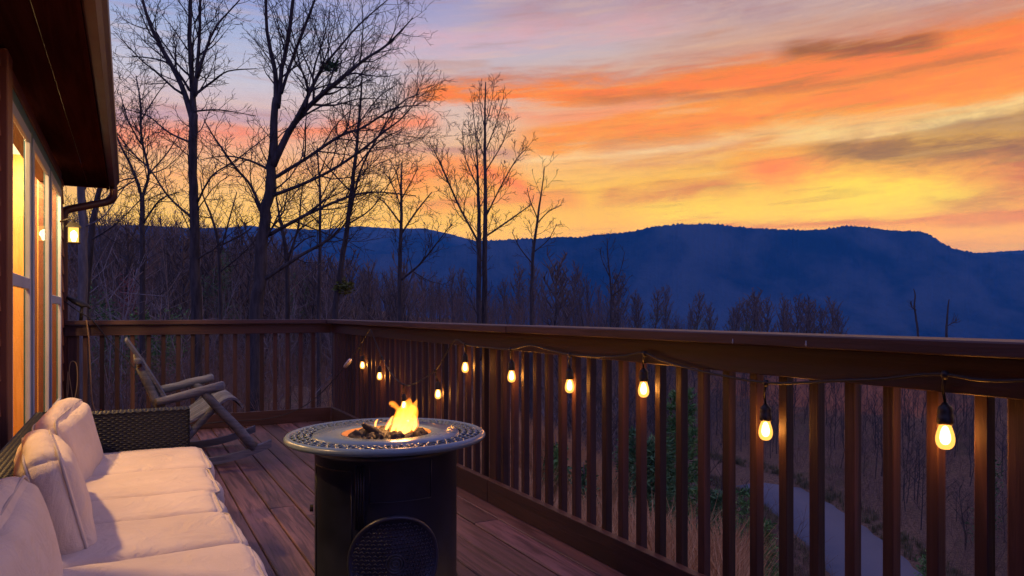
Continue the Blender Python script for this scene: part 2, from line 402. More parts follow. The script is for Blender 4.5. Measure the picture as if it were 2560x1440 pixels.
gf = [(i * nt + j, i * nt + (j + 1) % nt, (i + 1) * nt + (j + 1) % nt, (i + 1) * nt + j) for i in range(nr - 1) for j in range(nt)]
def m_ground():
    m, t, b = material('leaf_litter_ground')
    v, _ = objvec(t, rnd=False, world=True)
    n1 = t.noise(v, .22, 4, .6); n2 = t.noise(v, 9, 5, .7); n3 = t.noise(v, 1.3, 4, .6)
    c = t.mix(t.sstep(n2, .35, .65), (.070, .043, .030, 1), (.20, .118, .072, 1))
    c = t.mix(t.m('MULTIPLY', t.sstep(n3, .5, .7), .5), c, (.10, .068, .045, 1))
    c = t.mix(t.m('MULTIPLY', t.sstep(n1, .54, .66), .8), c, (.075, .060, .030, 1))
    geo = t.node('ShaderNodeNewGeometry'); sep = t.node('ShaderNodeSeparateXYZ'); t.l.new(geo.outputs['Position'], sep.inputs[0])
    # bare red clay cut in the bank across the road
    p = PZ(2090, 985, -5.6)
    dx = t.m('DIVIDE', t.m('SUBTRACT', sep.outputs[0], p.x), 12.0); dy = t.m('DIVIDE', t.m('SUBTRACT', sep.outputs[1], p.y), 9.0)
    rr = t.m('SQRT', t.m('ADD', t.m('MULTIPLY', dx, dx), t.m('MULTIPLY', dy, dy)))
    k = t.sstep(t.m('ADD', rr, t.m('MULTIPLY', t.m('SUBTRACT', n3, .5), .9)), 1.1, .7)
    c = t.mix(t.m('MULTIPLY', k, .85), c, (.30, .105, .050, 1))
    t.l.new(c, b.inputs['Base Color']); b.inputs['Roughness'].default_value = .95; b.inputs['Specular IOR Level'].default_value = .1
    bump(t, b, n2, .8, .06); return m
g = bpy.data.objects.new('ground', mesh_np('ground', gv, gf, True)); g.data.materials.append(m_ground()); COL.objects.link(g); struct(g)
# road
def catmull(P, n):
    o = []
    for i in range(len(P) - 1):
        p0, p1, p2, p3 = P[max(i - 1, 0)], P[i], P[i + 1], P[min(i + 2, len(P) - 1)]
        for k in range(n):
            t = k / n; o.append(.5 * ((2 * p1) + (p2 - p0) * t + (2 * p0 - 5 * p1 + 4 * p2 - p3) * t * t + (3 * p1 - p0 - 3 * p2 + p3) * t ** 3))
    return o + [P[-1]]
rp = catmull(ROAD, 8); b = MB()
for i, p in enumerate(rp):
    t = (rp[min(i + 1, len(rp) - 1)] - rp[max(i - 1, 0)]); t.z = 0; t.normalize(); w = Vector((t.y, -t.x, 0))
    for s, zz in ((-1.5, -.12), (-1.42, .02), (0, .05), (1.42, .02), (1.5, -.12)):
        b.v.append(tuple(p + w * (s * (1 + .04 * math.sin(i * 1.7 + s))) + Vector((0, 0, zz))))
    if i: b.f += [((i - 1) * 5 + k, (i - 1) * 5 + k + 1, i * 5 + k + 1, i * 5 + k) for k in range(4)]
def m_road():
    m, t, bb = material('asphalt'); v, _ = objvec(t, rnd=False); n = t.noise(v, 40, 4, .7); n2 = t.noise(v, .8, 4)
    t.l.new(t.mix(n, t.mix(n2, (.040, .050, .076, 1), (.064, .076, .112, 1)), (.074, .086, .120, 1)), bb.inputs['Base Color'])
    bb.inputs['Roughness'].default_value = .8; bump(t, bb, n, .4, .01); return m
struct(b.build('road', m_road(), smooth=True))

# ------------------------------------------------------------------ mountains
def m_forest():
    m, t, b = material('forest_spur_shade'); v, _ = objvec(t, rnd=False, world=True)
    n = t.noise(v, .012, 6, .65); spur_shade = t.noise(v, .0035, 5, .6, .6); t.l.new(t.mix(t.sstep(t.m('MULTIPLY_ADD', spur_shade, .7, t.m('MULTIPLY', n, .3)), .36, .62), (.008, .012, .012, 1), (.075, .075, .068, 1)), b.inputs['Base Color'])  # broad noise paints the shading of folds and spurs into the colour
    b.inputs['Roughness'].default_value = 1; b.inputs['Specular IOR Level'].default_value = 0; bump(t, b, n, .6, 40); return m
FOREST = m_forest()
def mountain(name, prof, D, u0, u1, nu, run, zbase, jag):
    us = np.linspace(u0, u1, nu); vs = np.interp(us, [p[0] for p in prof], [p[1] for p in prof])
    mb = MB(); nj = 26
    for i, (u, v) in enumerate(zip(us, vs)):
        j_ = jag * (abs(mnoise.noise((u * .09, 3, D))) + .8 * abs(mnoise.noise((u * .31, 8, D))))
        top = PD(u, v - j_, D)
        for j in range(nj):
            t = j / (nj - 1); d = D - run * t
            z = zbase + (top.z - zbase) * (1 - t) ** 1.15
            q = PD(u, v, d)
            fold = mnoise.noise((q.x * .0016, q.y * .0016, 1)) * 150 + mnoise.noise((q.x * .005, q.y * .005, 4)) * 45
            mb.v.append((q.x, q.y, z + fold * math.sin(math.pi * t) * .9))
    for j in range(nj):   # the far side drops off behind the crest
        pass
    for i in range(nu - 1):
        for j in range(nj - 1):
            a = i * nj + j; mb.f.append((a, a + 1, a + nj + 1, a + nj))
    o = len(mb.v)
    for i, (u, v) in enumerate(zip(us, vs)): q = PD(u, v, D * 1.25); mb.v.append((q.x, q.y, zbase))
    for i in range(nu - 1): mb.f.append((i * nj, (i + 1) * nj, o + i + 1, o + i))
    return struct(mb.build(name, FOREST, smooth=True))
RIDGE = [(900, 640), (1100, 628), (1180, 606), (1250, 601), (1340, 598), (1400, 593), (1440, 596), (1500, 587), (1560, 583), (1600, 576), (1640, 567), (1700, 563), (1760, 561), (1800, 563),
         (1850, 570), (1950, 575), (2000, 577), (2060, 575), (2110, 567), (2150, 568), (2200, 574), (2250, 579), (2300, 579), (2320, 586), (2345, 603), (2380, 622), (2430, 633), (2500, 636), (2700, 640), (3200, 600), (3600, 640)]
FARR = [(-900, 600), (-300, 560), (160, 566), (250, 566), (330, 563), (400, 566), (480, 571), (560, 570), (620, 565), (700, 572), (800, 575), (900, 566), (1000, 573), (1060, 571), (1120, 585), (1180, 600),
        (1300, 640), (1700, 660), (2400, 640), (2480, 631), (2560, 626), (2700, 610), (3400, 580), (4200, 620)]
mountain('mountain_ridge', RIDGE, 2300, 900, 3600, 1400, 520, -175, 7)
mountain('far_mountain_ridge', FARR, 2900, -900, 4200, 900, 900, -175, 3)

# ------------------------------------------------------------------ deck floor
Y0, Y1, X0, X1 = -1.6, 7.16, -.478, 1.90
deck = struct(thing('deck_floor', 'weathered red brown plank deck floor', 'deck', (0, 0, 0))); del deck['category']; del deck['label']
bw, gap = .138, .0065
x = X0 + .004; rnd = random.Random(3); i = 0
joints = {}
while x < X1 - .02:
    w = min(bw, X1 - x)
    cuts = [Y0] + sorted({round(rnd.uniform(.6, 2.0), 2), round(rnd.uniform(2.9, 5.6), 2)}) + [Y1]
    if i % 3 == 1: cuts = [Y0, round(rnd.uniform(1.7, 4.5), 2), Y1]
    for y0, y1 in zip(cuts[:-1], cuts[1:]):
        dz = rnd.uniform(-.003, .001)
        mb = MB().box(x, x + w, y0 + .002, y1 - .002, -.036 + dz, dz, b=.004)
        mb.build('plank', DECKW, deck, origin=(x + w / 2, (y0 + y1) / 2, 0))
    x += w + gap; i += 1
for y in np.arange(Y0 + .3, Y1, .6):
    MB().box(X0 + .01, X1 - .06, y - .019, y + .019, -.24, -.041).build('joist', RAILX, deck, origin=(.7, y, -.24))
MB().box(X1 + .001, X1 + .04, Y0, Y1 + .04, -.26, .0).build('rim_joist', RAILY, deck, origin=(X1, 2, -.2))
MB().box(X0, X1, Y1 + .001, Y1 + .04, -.26, .0).build('rim_joist', RAILX, deck, origin=(.7, Y1, -.2))
for px_, py_ in ((1.82, 7.08), (1.82, 3.6), (1.82, -.2), (.2, 7.08)):
    MB().box(px_ - .07, px_ + .07, py_ - .07, py_ + .07, gz(px_, py_) - .3, -.245, b=.006).build('support_post', RAILZ, deck, origin=(px_, py_, -1))

# ------------------------------------------------------------------ railings
XI = 1.780                                            # inner face of the right railing
def railing_side():
    t = thing('deck_railing', 'long brown timber deck railing carrying the lit string lights', 'railing', (XI, 3, 0))
    mb = MB().box(XI - .055, XI + .135, -1.6, 3.30, .9625, 1.0, b=.004); mb.build('cap_board', CAPY, t, origin=(XI, 1, .98))
    mb = MB().box(XI - .055, XI + .135, 3.305, 7.30, .9605, .9985, b=.004); mb.build('cap_board', CAPY, t, origin=(XI, 5, .98))
    MB().box(XI, XI + .038, -1.6, 7.155, .868, .9595, b=.002).build('top_rail', RAILY, t, origin=(XI, 3, .9))
    MB().box(XI, XI + .038, -1.6, 3.63, .001, .129, b=.002).build('base_board', RAILY, t, origin=(XI, 1, .06))
    MB().box(XI, XI + .038, 3.634, 7.155, .001, .127, b=.002).build('base_board', RAILY, t, origin=(XI, 5, .06))
    me = None
    for k in range(-22, 44):
        y = 1.965 + k * .1205
        if y < -1.5 or y > 7.08 or any(abs(y - p) < .075 for p in (.90, 3.645)): continue
        if me is None:
            o = MB().box(XI + .0395, XI + .0725, y - .016, y + .016, -.12, .955, b=.002).build('baluster', RAILZ, t, origin=(XI + .06, y, .4)); me = o.data
        else: piece('baluster', me, (XI + .06, y + random.uniform(-.004, .004), .4), t, (random.uniform(-.004, .004), 0, random.uniform(-.03, .03)))
    for y in (.90, 3.645):
        MB().box(XI + .0395, XI + .1295, y - .045, y + .045, -.3, .958, b=.004).build('post', RAILZ, t, origin=(XI + .08, y, .3))
    MB().box(XI + .0395, XI + .1295, 7.165, 7.255, -.3, .958, b=.004).build('corner_post', RAILZ, t, origin=(XI + .08, 7.2, .3))
    # drips hanging from the edge of the cap
    for u, v in ((1832, 856), (2015, 862)):
        p = PX(u, v, XI - .0555); MB().tube([p + Vector((0, 0, .012)), p + Vector((0, 0, .004)), p, p - Vector((0, 0, .005))], [.0012, .0018, .0035, .001], 8).build('water_drip', DRIP, t, True, origin=p)
def m_drip():
    m, tt, bb = material('water_drip'); bb.inputs['Base Color'].default_value = (.9, .9, .9, 1); bb.inputs['Roughness'].default_value = .05; bb.inputs['Transmission Weight'].default_value = .6; return m
DRIP = m_drip()
railing_side()
YI = 7.155
t = thing('deck_railing', 'short brown timber railing across the deck end behind the rocking chair', 'railing', (.6, YI, 0))
MB().box(-.474, XI - .058, YI - .055, YI + .135, .9615, .9995, b=.004).build('cap_board', CAPX, t, origin=(.6, YI, .98))
MB().box(-.474, XI - .002, YI, YI + .038, .868, .9585, b=.002).build('top_rail', RAILX, t, origin=(.6, YI, .9))
MB().box(-.474, XI - .002, YI, YI + .038, .001, .129, b=.002).build('base_board', RAILX, t, origin=(.6, YI, .06))
me = None
for k in range(0, 17):
    xx = -.325 + k * .121
    if me is None:
        o = MB().box(xx - .0175, xx + .0175, YI + .0395, YI + .0735, -.12, .955, b=.002).build('baluster', RAILZ, t, origin=(xx, YI + .06, .4)); me = o.data
    else: piece('baluster', me, (xx + random.uniform(-.004, .004), YI + .06, .4), t, (0, random.uniform(-.004, .004), random.uniform(-.03, .03)))
MB().box(-.462, -.372, YI + .0395, YI + .1295, -.3, .956, b=.004).build('post', RAILZ, t, origin=(-.42, YI + .08, .3))

# ------------------------------------------------------------------ house
WX = -.48                                             # outer face of the siding
house = thing('house', 'brown shingled cabin wall with lit windows under a low eave', 'house', (-.6, 4, -2))
MB().box(WX - .14, WX - .02, 6.74, 7.12, -3.0, 2.19).build('wall', TRIMB, house)
MB().box(WX - .14, WX - .02, -2.5, .55, -3.0, 2.19).build('wall', TRIMB, house)
MB().box(WX - .14, WX - .02, 3.60, 3.86, -3.0, 2.19).build('wall', TRIMB, house)
MB().box(WX - .14, WX - .021, .55, 6.74, -3.0, .27).build('wall', TRIMB, house)
MB().box(WX - .14, WX - .021, .55, 6.74, 2.10, 2.19).build('wall', TRIMB, house)
MB().box(-5, WX - .141, 7.0, 7.12, -3.0, 2.6).build('end_wall', TRIMB, house)
MB().box(-5, WX - .141, -2.5, -2.4, -3.0, 2.6).build('end_wall', TRIMB, house)
MB().box(-5.1, -5.001, -2.5, 7.12, -3.0, 2.6).build('back_wall', TRIMB, house)
sid = [None] * 8
def siding(y0, y1, z0, z1, key):
    z = z0
    while z < z1 - .02:
        h = min(.148, z1 - z)
        M = Matrix.Translation((WX, (y0 + y1) / 2, z)) @ Matrix.Rotation(math.radians(-4.2), 4, 'Y')
        if h > .14 and sid[key] is not None: piece('siding_board', sid[key], (WX, (y0 + y1) / 2, z), house, (0, random.uniform(-.008, .008), 0))
        else:
            o = MB().box(-.019, .006, -(y1 - y0) / 2, (y1 - y0) / 2, -.012, h - .001, M).build('siding_board', SIDING, house, origin=(WX, (y0 + y1) / 2, z))
            if h > .14: sid[key] = o.data
        z += .148
siding(6.775, 6.92, -.9, 2.16, 0); siding(6.923, 7.118, -.97, 2.16, 1); siding(3.60, 3.80, -.1, 2.16, 2); siding(-1.5, .55, -.1, 2.16, 3); siding(.55, 6.74, -.4, .25, 4)
MB().box(WX - .005, WX + .03, 3.70, 3.85, -.05, 2.185, b=.004).build('trim_board', TRIMB, house)
MB().box(WX - .019, WX + .012, 3.86, 6.77, 2.12, 2.186, b=.003).build('frieze_board', TRIMB, house)
def window(y0, y1, z0, z1, rail=None):
    w = MB().box(WX - .018, WX + .012, y0, y0 + .045, z0, z1).box(WX - .018, WX + .012, y1 - .045, y1, z0, z1).box(WX - .018, WX + .012, y0 + .0455, y1 - .0455, z1 - .06, z1).box(WX - .018, WX + .014, y0 + .0455, y1 - .0455, z0, z0 + .06)
    c = w.build('window', TEAL, house)
    a, b_, e, f_ = y0 + .05, y1 - .05, z0 + .065, z1 - .065
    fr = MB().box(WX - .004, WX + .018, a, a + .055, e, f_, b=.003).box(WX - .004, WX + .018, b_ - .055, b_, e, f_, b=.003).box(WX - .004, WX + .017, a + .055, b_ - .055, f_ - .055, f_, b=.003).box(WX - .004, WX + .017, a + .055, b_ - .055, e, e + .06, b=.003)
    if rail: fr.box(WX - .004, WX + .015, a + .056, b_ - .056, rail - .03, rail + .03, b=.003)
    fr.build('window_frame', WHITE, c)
    spans = [(e + .06, rail - .03), (rail + .03, f_ - .055)] if rail else [(e + .06, f_ - .055)]
    for z0_, z1_ in spans:
        MB().add([(WX + .006, a + .05, z0_), (WX + .006, b_ - .05, z0_), (WX + .006, b_ - .05, z1_), (WX + .006, a + .05, z1_)], [(0, 1, 2, 3)]).build('pane', GLASS, c)
window(3.86, 4.72, .27, 2.10, 1.22); window(4.73, 5.76, .27, 2.10); window(5.78, 6.74, .27, 2.10, 1.16)
window(2.25, 3.60, .27, 1.86, 1.1); MB().box(WX - .14, WX - .0205, 2.25, 3.60, 1.86, 2.10).build('wall', TRIMB, house); MB().box(WX - .14, WX - .02, .55, 2.10, .27, 2.10).build('wall', TRIMB, house); siding(.55, 2.10, .27, 2.16, 5)  # out of view: low window head and closed wall shaped to confine lamp light
MB().box(WX - .14, WX - .02, 2.10, 2.25, .27, 2.10).build('wall', TRIMB, house)
# pine panelled room inside
xr = WX - .15
for k, x_ in enumerate(np.arange(-3.2, xr - .05, .14)):
    MB().box(x_ + .003, min(x_ + .137, xr), 6.93, 6.96, .0, 2.42, b=.003).build('interior_panel', PINE, house, origin=(x_ + .07, 6.95, 1))
for k, y_ in enumerate(np.arange(-2.2, 6.9, .15)):
    MB().box(-3.30, -3.27, y_ + .003, y_ + .147, .0, 2.42).build('interior_panel', PINE, house, origin=(-3.28, y_ + .07, 1))
MB().box(-3.3, xr, -2.4, 6.95, 2.42, 2.46).build('interior_ceiling', PINE, house, origin=(-2, 2, 2.42))
MB().box(-3.3, xr, -2.4, 6.95, -.05, -.001).build('interior_floor', PINE, house, origin=(-2, 2, 0))
MB().box(-3.3, xr, -2.42, -2.38, 0, 2.42).build('interior_wall', PINE, house)
for a_, b_ in ((3.60, 3.86), (2.10, 2.25), (-2.4, .55), (6.74, 6.93)):
    MB().box(WX - .149, WX - .1405, a_, b_, 0, 2.42).build('interior_casing', PINE, house)
# eave: soffit boards, fascia, gutter, downspout, roof
YE = 7.56
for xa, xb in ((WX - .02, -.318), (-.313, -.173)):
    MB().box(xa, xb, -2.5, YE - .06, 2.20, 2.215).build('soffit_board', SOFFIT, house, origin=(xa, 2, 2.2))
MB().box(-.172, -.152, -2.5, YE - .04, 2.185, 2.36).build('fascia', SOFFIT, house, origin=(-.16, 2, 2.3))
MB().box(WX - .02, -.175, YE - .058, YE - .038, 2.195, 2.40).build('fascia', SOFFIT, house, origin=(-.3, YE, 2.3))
gp = [(-.150, 2.325), (-.150, 2.205), (-.105, 2.200), (-.088, 2.235), (-.070, 2.262), (-.068, 2.318), (-.078, 2.318), (-.078, 2.268), (-.098, 2.240), (-.112, 2.210), (-.144, 2.212), (-.144, 2.325)]
mb = MB(); n = len(gp)
for y in (-2.5, YE): mb.v += [(x_, y, z_) for x_, z_ in gp]
mb.f += [(k, (k + 1) % n, n + (k + 1) % n, n + k) for k in range(n)] + [tuple(range(n - 1, -1, -1)), tuple(range(n, 2 * n))]
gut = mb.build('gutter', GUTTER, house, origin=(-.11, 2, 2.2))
MB().add([(-.150, YE + .001, 2.325), (-.150, YE + .001, 2.205), (-.105, YE + .001, 2.2), (-.088, YE + .001, 2.235), (-.070, YE + .001, 2.262), (-.068, YE + .001, 2.318)], [(0, 1, 2, 3, 4, 5)]).build('gutter_end_cap', GUTTER, gut)
dp = [Vector((-.115, 7.46, 2.21)), Vector((-.115, 7.46, 2.15)), Vector((-.125, 7.455, 2.105)), Vector((-.150, 7.44, 2.075)), Vector((-.19, 7.415, 2.052)), Vector((-.44, 7.23, 1.955)), Vector((-.475, 7.205, 1.93)), Vector((-.485, 7.20, 1.88)), Vector((-.485, 7.20, 1.4)), Vector((-.485, 7.20, -1.2))]
ds = MB().tube(catmull(dp[:5], 4)[:-1] + dp[4:6] + catmull(dp[5:8], 3)[1:] + dp[8:], .034, 12).build('downspout', GUTTER, house, True)
for q in catmull(dp[1:5], 5)[1:-1]:
    d_ = (dp[4] - dp[1]).normalized(); MB().tube([q - d_ * .003, q, q + d_ * .003], [.034, .0375, .034], 12, cap=False).build('elbow_rib', GUTTER, ds, True)
MB().add([(-.09, -2.6, 2.335), (-.09, YE - .01, 2.335), (-5.2, YE - .01, 4.6), (-5.2, -2.6, 4.6), (-.09, -2.6, 2.365), (-.09, YE - .01, 2.365), (-5.2, YE - .01, 4.63), (-5.2, -2.6, 4.63)],
         [(0, 1, 2, 3), (7, 6, 5, 4), (0, 4, 5, 1), (1, 5, 6, 2), (2, 6, 7, 3), (3, 7, 4, 0)]).build('roof', m_plain('roof_shingle', (.07, .06, .055), .9), house)

# interior pendant lamps (one lights the sofa, the last two are added)
SHADE = m_emit('lamp_shade_glow', (1, .72, .32), 2.6)
def pendant(x_, y_, z_, power, label):
    t = thing('pendant_lamp', label, 'lamp', (x_, y_, z_), 'lamps inside the house')
    MB().lathe([(.05, .09), (.10, .02), (.14, -.06), (.135, -.06), (.095, .02), (.045, .09)], (x_, y_, z_), 24).build('lamp_shade', SHADE, t, True)
    MB().tube([(x_, y_, z_ + .08), (x_, y_, 2.43)], .006, 6).build('lamp_rod', IRON, t)
    light('lamp_light', (x_, y_, z_ - .10), power, (1, .57, .20), .05, t)
pendant(-.98, 5.9, 1.90, 16, 'round glowing pendant lamp seen through the window beside the siding trim')
pendant(-1.0, 2.85, 2.33, 185, 'glowing pendant lamp hanging indoors behind the sofa window')
pendant(-.74, 6.3, 2.30, 110, 'added pendant lamp brightening the pine end wall indoors')  # added to brighten the panelling seen through the panes
pendant(-.74, 4.7, 2.30, 90, 'added pendant lamp brightening the room close behind the full height pane')  # added to brighten the room, close to the glass to limit spill

# wall lantern
LX, LY, LZ = -.375, 6.60, 1.675
t = thing('wall_lantern', 'small glowing box lantern bracketed to the siding by the house corner', 'lantern', (LX, LY, LZ - .08))
LGL = m_emit('lantern_glass', (1, .52, .10), 2.0, .3)
MB().box(LX - .036, LX + .036, LY - .036, LY + .036, LZ - .055, LZ + .055).build('lantern_glass', LGL, t)
MB().tube([(LX, LY, LZ - .05), (LX, LY, LZ - .01), (LX, LY, LZ + .02), (LX, LY, LZ + .035)], [.012, .024, .020, .004], 10).build('bulb', m_emit('lantern_bulb', (1, .8, .45), 30), t, True)
fr = MB()
for sx in (-1, 1):
    for sy in (-1, 1): fr.box(LX + sx * .038 - .003, LX + sx * .038 + .003, LY + sy * .038 - .003, LY + sy * .038 + .003, LZ - .058, LZ + .058)
fr.build('frame', IRON, t)
MB().box(LX - .043, LX + .043, LY - .043, LY + .043, LZ - .066, LZ - .059).build('base_plate', IRON, t)
mb = MB(); mb.add([(LX + a * .052, LY + b_ * .052, LZ + .059) for a, b_ in ((-1, -1), (1, -1), (1, 1), (-1, 1))] + [(LX + a * .030, LY + b_ * .030, LZ + .095) for a, b_ in ((-1, -1), (1, -1), (1, 1), (-1, 1))], [(3, 2, 1, 0), (0, 1, 5, 4), (1, 2, 6, 5), (2, 3, 7, 6), (3, 0, 4, 7), (4, 5, 6, 7)]).build('roof_cap', IRON, t)
MB().tube([(LX, LY, LZ + .09), (LX, LY, LZ + .115), (LX - .03, LY, LZ + .125), (WX + .012, LY, LZ + .10)], .007, 8).build('arm', IRON, t, True)
MB().tube([(WX + .030, LY, LZ + .06), (WX + .038, LY, LZ + .06)], .05, 20, flat=.6).build('back_plate', IRON, t)
light('lantern_light', (LX, LY, LZ + .0), 3.2, (1, .58, .2), .03, t)

# ------------------------------------------------------------------ sofa
def soft_box(sx, sy, sz, r=.03, puff=.25, n=14, seed=0, sag=0):
    bm = bmesh.new(); bmesh.ops.create_cube(bm, size=2)
    bmesh.ops.subdivide_edges(bm, edges=bm.edges[:], cuts=n, use_grid_fill=True)
    h = Vector((sx / 2, sy / 2, sz / 2)); vs = []
    for v in bm.verts:
        p = Vector([math.sin(c * math.pi / 2) for c in v.co])
        q = Vector((p.x * h.x, p.y * h.y, p.z * h.z)); inn = Vector((max(h.x - r, 0), max(h.y - r, 0), max(h.z - r, 0)))
        c = Vector((max(-inn.x, min(inn.x, q.x)), max(-inn.y, min(inn.y, q.y)), max(-inn.z, min(inn.z, q.z)))); d = q - c
        if d.length > 1e-9: q = c + d.normalized() * min(r, max(abs(d.x), abs(d.y), abs(d.z)))
        bx, by = 1 - p.x ** 2, 1 - p.y ** 2
        q.z *= 1 + puff * (bx * by) ** .6
        bz = 1 - p.z ** 2
        q.x += math.copysign(1, p.x) * abs(p.x) ** 3 * .03 * by ** .5 * bz; q.y += math.copysign(1, p.y) * abs(p.y) ** 3 * .02 * bx ** .5 * bz
        w = mnoise.noise((q.x * 9 + seed * 7, q.y * 9, q.z * 9)) * .006 + mnoise.noise((q.x * 4 + seed * 3, q.y * 3, q.z * 4)) * .010
        ed = 1 - min(1, bx * 1.6) * min(1, by * 1.6)          # creases run in from the seams
        w += mnoise.noise((q.x * 34 + seed, q.y * 10, q.z * 30)) * .0045 * ed + mnoise.noise((q.x * 12, q.y * 30 + seed, q.z * 12)) * .0035
        q += q.normalized() * w
        vs.append(q)
    bm.verts.index_update(); fs = [tuple(v.index for v in f.verts) for f in bm.faces]; bm.free()
    return vs, fs
def piping_loop(sx, sy, z, r=.03):
    P = []
    for cx, cy, a0 in ((sx / 2 - r, sy / 2 - r, 0), (-sx / 2 + r, sy / 2 - r, 90), (-sx / 2 + r, -sy / 2 + r, 180), (sx / 2 - r, -sy / 2 + r, 270)):
        for k in range(5):
            a = math.radians(a0 + k * 22.5); P.append(Vector((cx + r * math.cos(a), cy + r * math.sin(a), z)))
    return P + [P[0]]
def cushion(name, M, sx, sy, sz, parent, seed, r=.03, puff=.25, pr=.0035):
    vs, fs = soft_box(sx, sy, sz, r, puff, 22, seed)
    o = MB().add([M @ v for v in vs], fs).build(name, FABRIC, parent, True, origin=M.translation)
    pb = MB()
    for s in (-1, 1):
        P = piping_loop(sx + .004, sy + .004, s * (sz / 2 - r * .45), r)
        pb.tube([M @ (p + p.normalized() * (mnoise.noise((p.x * 9 + seed * 7, p.y * 9, p.z * 9)) * .006)) for p in P], pr, 6, cap=False)
    pb.build('piping', PIPING, o, True)
    return o
SB, SF, SY0, SY1 = -.355, .275, 1.02, 3.66
sofa = thing('wicker_sofa', 'dark woven wicker sofa with puffy beige cushions along the house wall', 'sofa', ((SB + SF) / 2, 2.3, 0))
def weave(mb, o, ux, uy, un, w, h, pitch=.0095, step=.016, amp=.0024):
    o, ux, uy, un = Vector(o), Vector(ux), Vector(uy), Vector(un)
    rows = int(h / pitch); nn = max(4, int(w / step) * 2)
    for k in range(rows):
        base = len(mb.v); yc = (k + .5) * pitch + random.uniform(-.0006, .0006)
        for i in range(nn + 1):
            s = i / nn * w; a = amp * math.cos(math.pi * (s / step) + math.pi * (k % 2))
            for dy, dn in ((-.5, -.002), (-.18, .0015), (.18, .0015), (.5, -.002)):
                mb.v.append(tuple(o + ux * s + uy * (yc + dy * pitch * .96) + un * (a + dn)))
        for i in range(nn):
            for j in range(3):
                q = base + i * 4 + j; mb.f.append((q, q + 4, q + 5, q + 1))
    return mb
def wicker_box(name, x0, x1, y0, y1, z0, z1, faces):
    e = .007
    body = MB().box(x0 + e, x1 - e, y0 + e, y1 - e, z0, z1 - e).build(name, WICKER, sofa, origin=((x0 + x1) / 2, (y0 + y1) / 2, z0))
    mb = MB()
    if 'y-' in faces: weave(mb, (x0, y0 + e, z0), (1, 0, 0), (0, 0, 1), (0, -1, 0), x1 - x0, z1 - z0)
    if 'y+' in faces: weave(mb, (x1, y1 - e, z0), (-1, 0, 0), (0, 0, 1), (0, 1, 0), x1 - x0, z1 - z0)
    if 'x+' in faces: weave(mb, (x1 - e, y0, z0), (0, 1, 0), (0, 0, 1), (1, 0, 0), y1 - y0, z1 - z0, *((.0095, .016) if y1 - y0 < 1 else (.016, .030)))
    if 'z+' in faces:
        if x1 - x0 > y1 - y0: weave(mb, (x0, y0, z1 - e), (1, 0, 0), (0, 1, 0), (0, 0, 1), x1 - x0, y1 - y0)
        else: weave(mb, (x0, y0, z1 - e), (1, 0, 0), (0, 1, 0), (0, 0, 1), x1 - x0, y1 - y0, .011, .014)
    o = mb.build('weave', WICKER, body, True); o['kind'] = 'stuff'
wicker_box('arm', SB + .09, .255, 3.665, 3.765, .03, .625, ('y-', 'z+', 'x+', 'y+'))
wicker_box('arm', SB + .09, .255, .92, 1.015, .03, .60, ('z+', 'x+'))
wicker_box('backrest', SB, SB + .088, .92, 3.765, .03, .635, ('z+', 'x+'))
wicker_box('seat_base', SB + .09, SF - .03, 1.018, 3.66, .05, .315, ('x+',))
for x_ in (SB + .06, SF - .06):
    for y_ in (.97, 3.71): MB().box(x_ - .022, x_ + .022, y_ - .022, y_ + .022, .0, .049).build('foot', BLACK, sofa, origin=(x_, y_, 0))
seatY = [3.652, 3.150, 2.722, 2.432, 2.064, 1.56, 1.03]; seatX = [.300, .285, .262, .275, .285, .28]
for k in range(6):
    y1, y0 = seatY[k], seatY[k + 1]; xf = seatX[k]; xb_ = SB + .10
    M = Matrix.Translation(((xf + xb_) / 2, (y0 + y1) / 2, .385)) @ Matrix.Rotation(random.uniform(-.01, .01), 4, 'X')
    cushion('seat_cushion', M, xf - xb_, y1 - y0 + .008, .125, sofa, k, .032, .16)
def back_cushion(yc, w, xb, zb, lean, yaw, seed, h=.36, th=.15, roll=0):
    M = Matrix.Translation((xb, yc, zb)) @ Matrix.Rotation(yaw, 4, 'Z') @ Matrix.Rotation(-lean, 4, 'Y') @ Matrix.Rotation(roll, 4, 'X') @ Matrix.Rotation(math.radians(90), 4, 'Y')
    cushion('back_cushion', M, h, w, th, sofa, seed, .045, .42, .0034)
back_cushion(3.28, .60, -.200, .540, .24, -.10, 31, .29, .11, .03)
back_cushion(2.50, .70, -.195, .535, .24, .12, 32, .30, .115, -.05)
back_cushion(1.70, .74, -.222, .522, .22, -.02, 33, .29, .11, .03)

# ------------------------------------------------------------------ fire table
TX, TY, TZ = .891, 2.709, .600
ft = thing('fire_table', 'round grey metal fire table on a dark drum base', 'fire table', (TX, TY, 0))
c = (TX, TY, 0)
top = MB().lathe([(.1725, .572), (.1725, .600), (.176, .6015), (.278, .6015), (.281, .597), (.284, .592), (.360, .592), (.363, .600), (.368, .603), (.378, .600), (.385, .592), (.385, .586), (.379, .577), (.350, .572)], c, 128, True).build('table_top', TABLE, ft, True)
lt = MB()   # interlaced rim: short crossing bars in three rows
for row, (r0, r1) in enumerate(((.287, .310), (.311, .334), (.335, .358))):
    n = 92
    for k in range(n):
        for sgn in (1, -1):
            if (k + row) % 2 == (0 if sgn > 0 else 1): continue
            a0 = 2 * math.pi * (k - .48 * sgn) / n; a1 = 2 * math.pi * (k + .48 * sgn) / n
            P = [Vector((TX + (r0 + (r1 - r0) * s) * math.cos(a0 + (a1 - a0) * s), TY + (r0 + (r1 - r0) * s) * math.sin(a0 + (a1 - a0) * s), .5945 + .0060 * math.sin(math.pi * s))) for s in (0, .5, 1)]
            lt.tube(P, [.0026, .0034, .0026], 5)
lo = lt.build('rim_lattice', TABLE, ft, True); lo['kind'] = 'stuff'
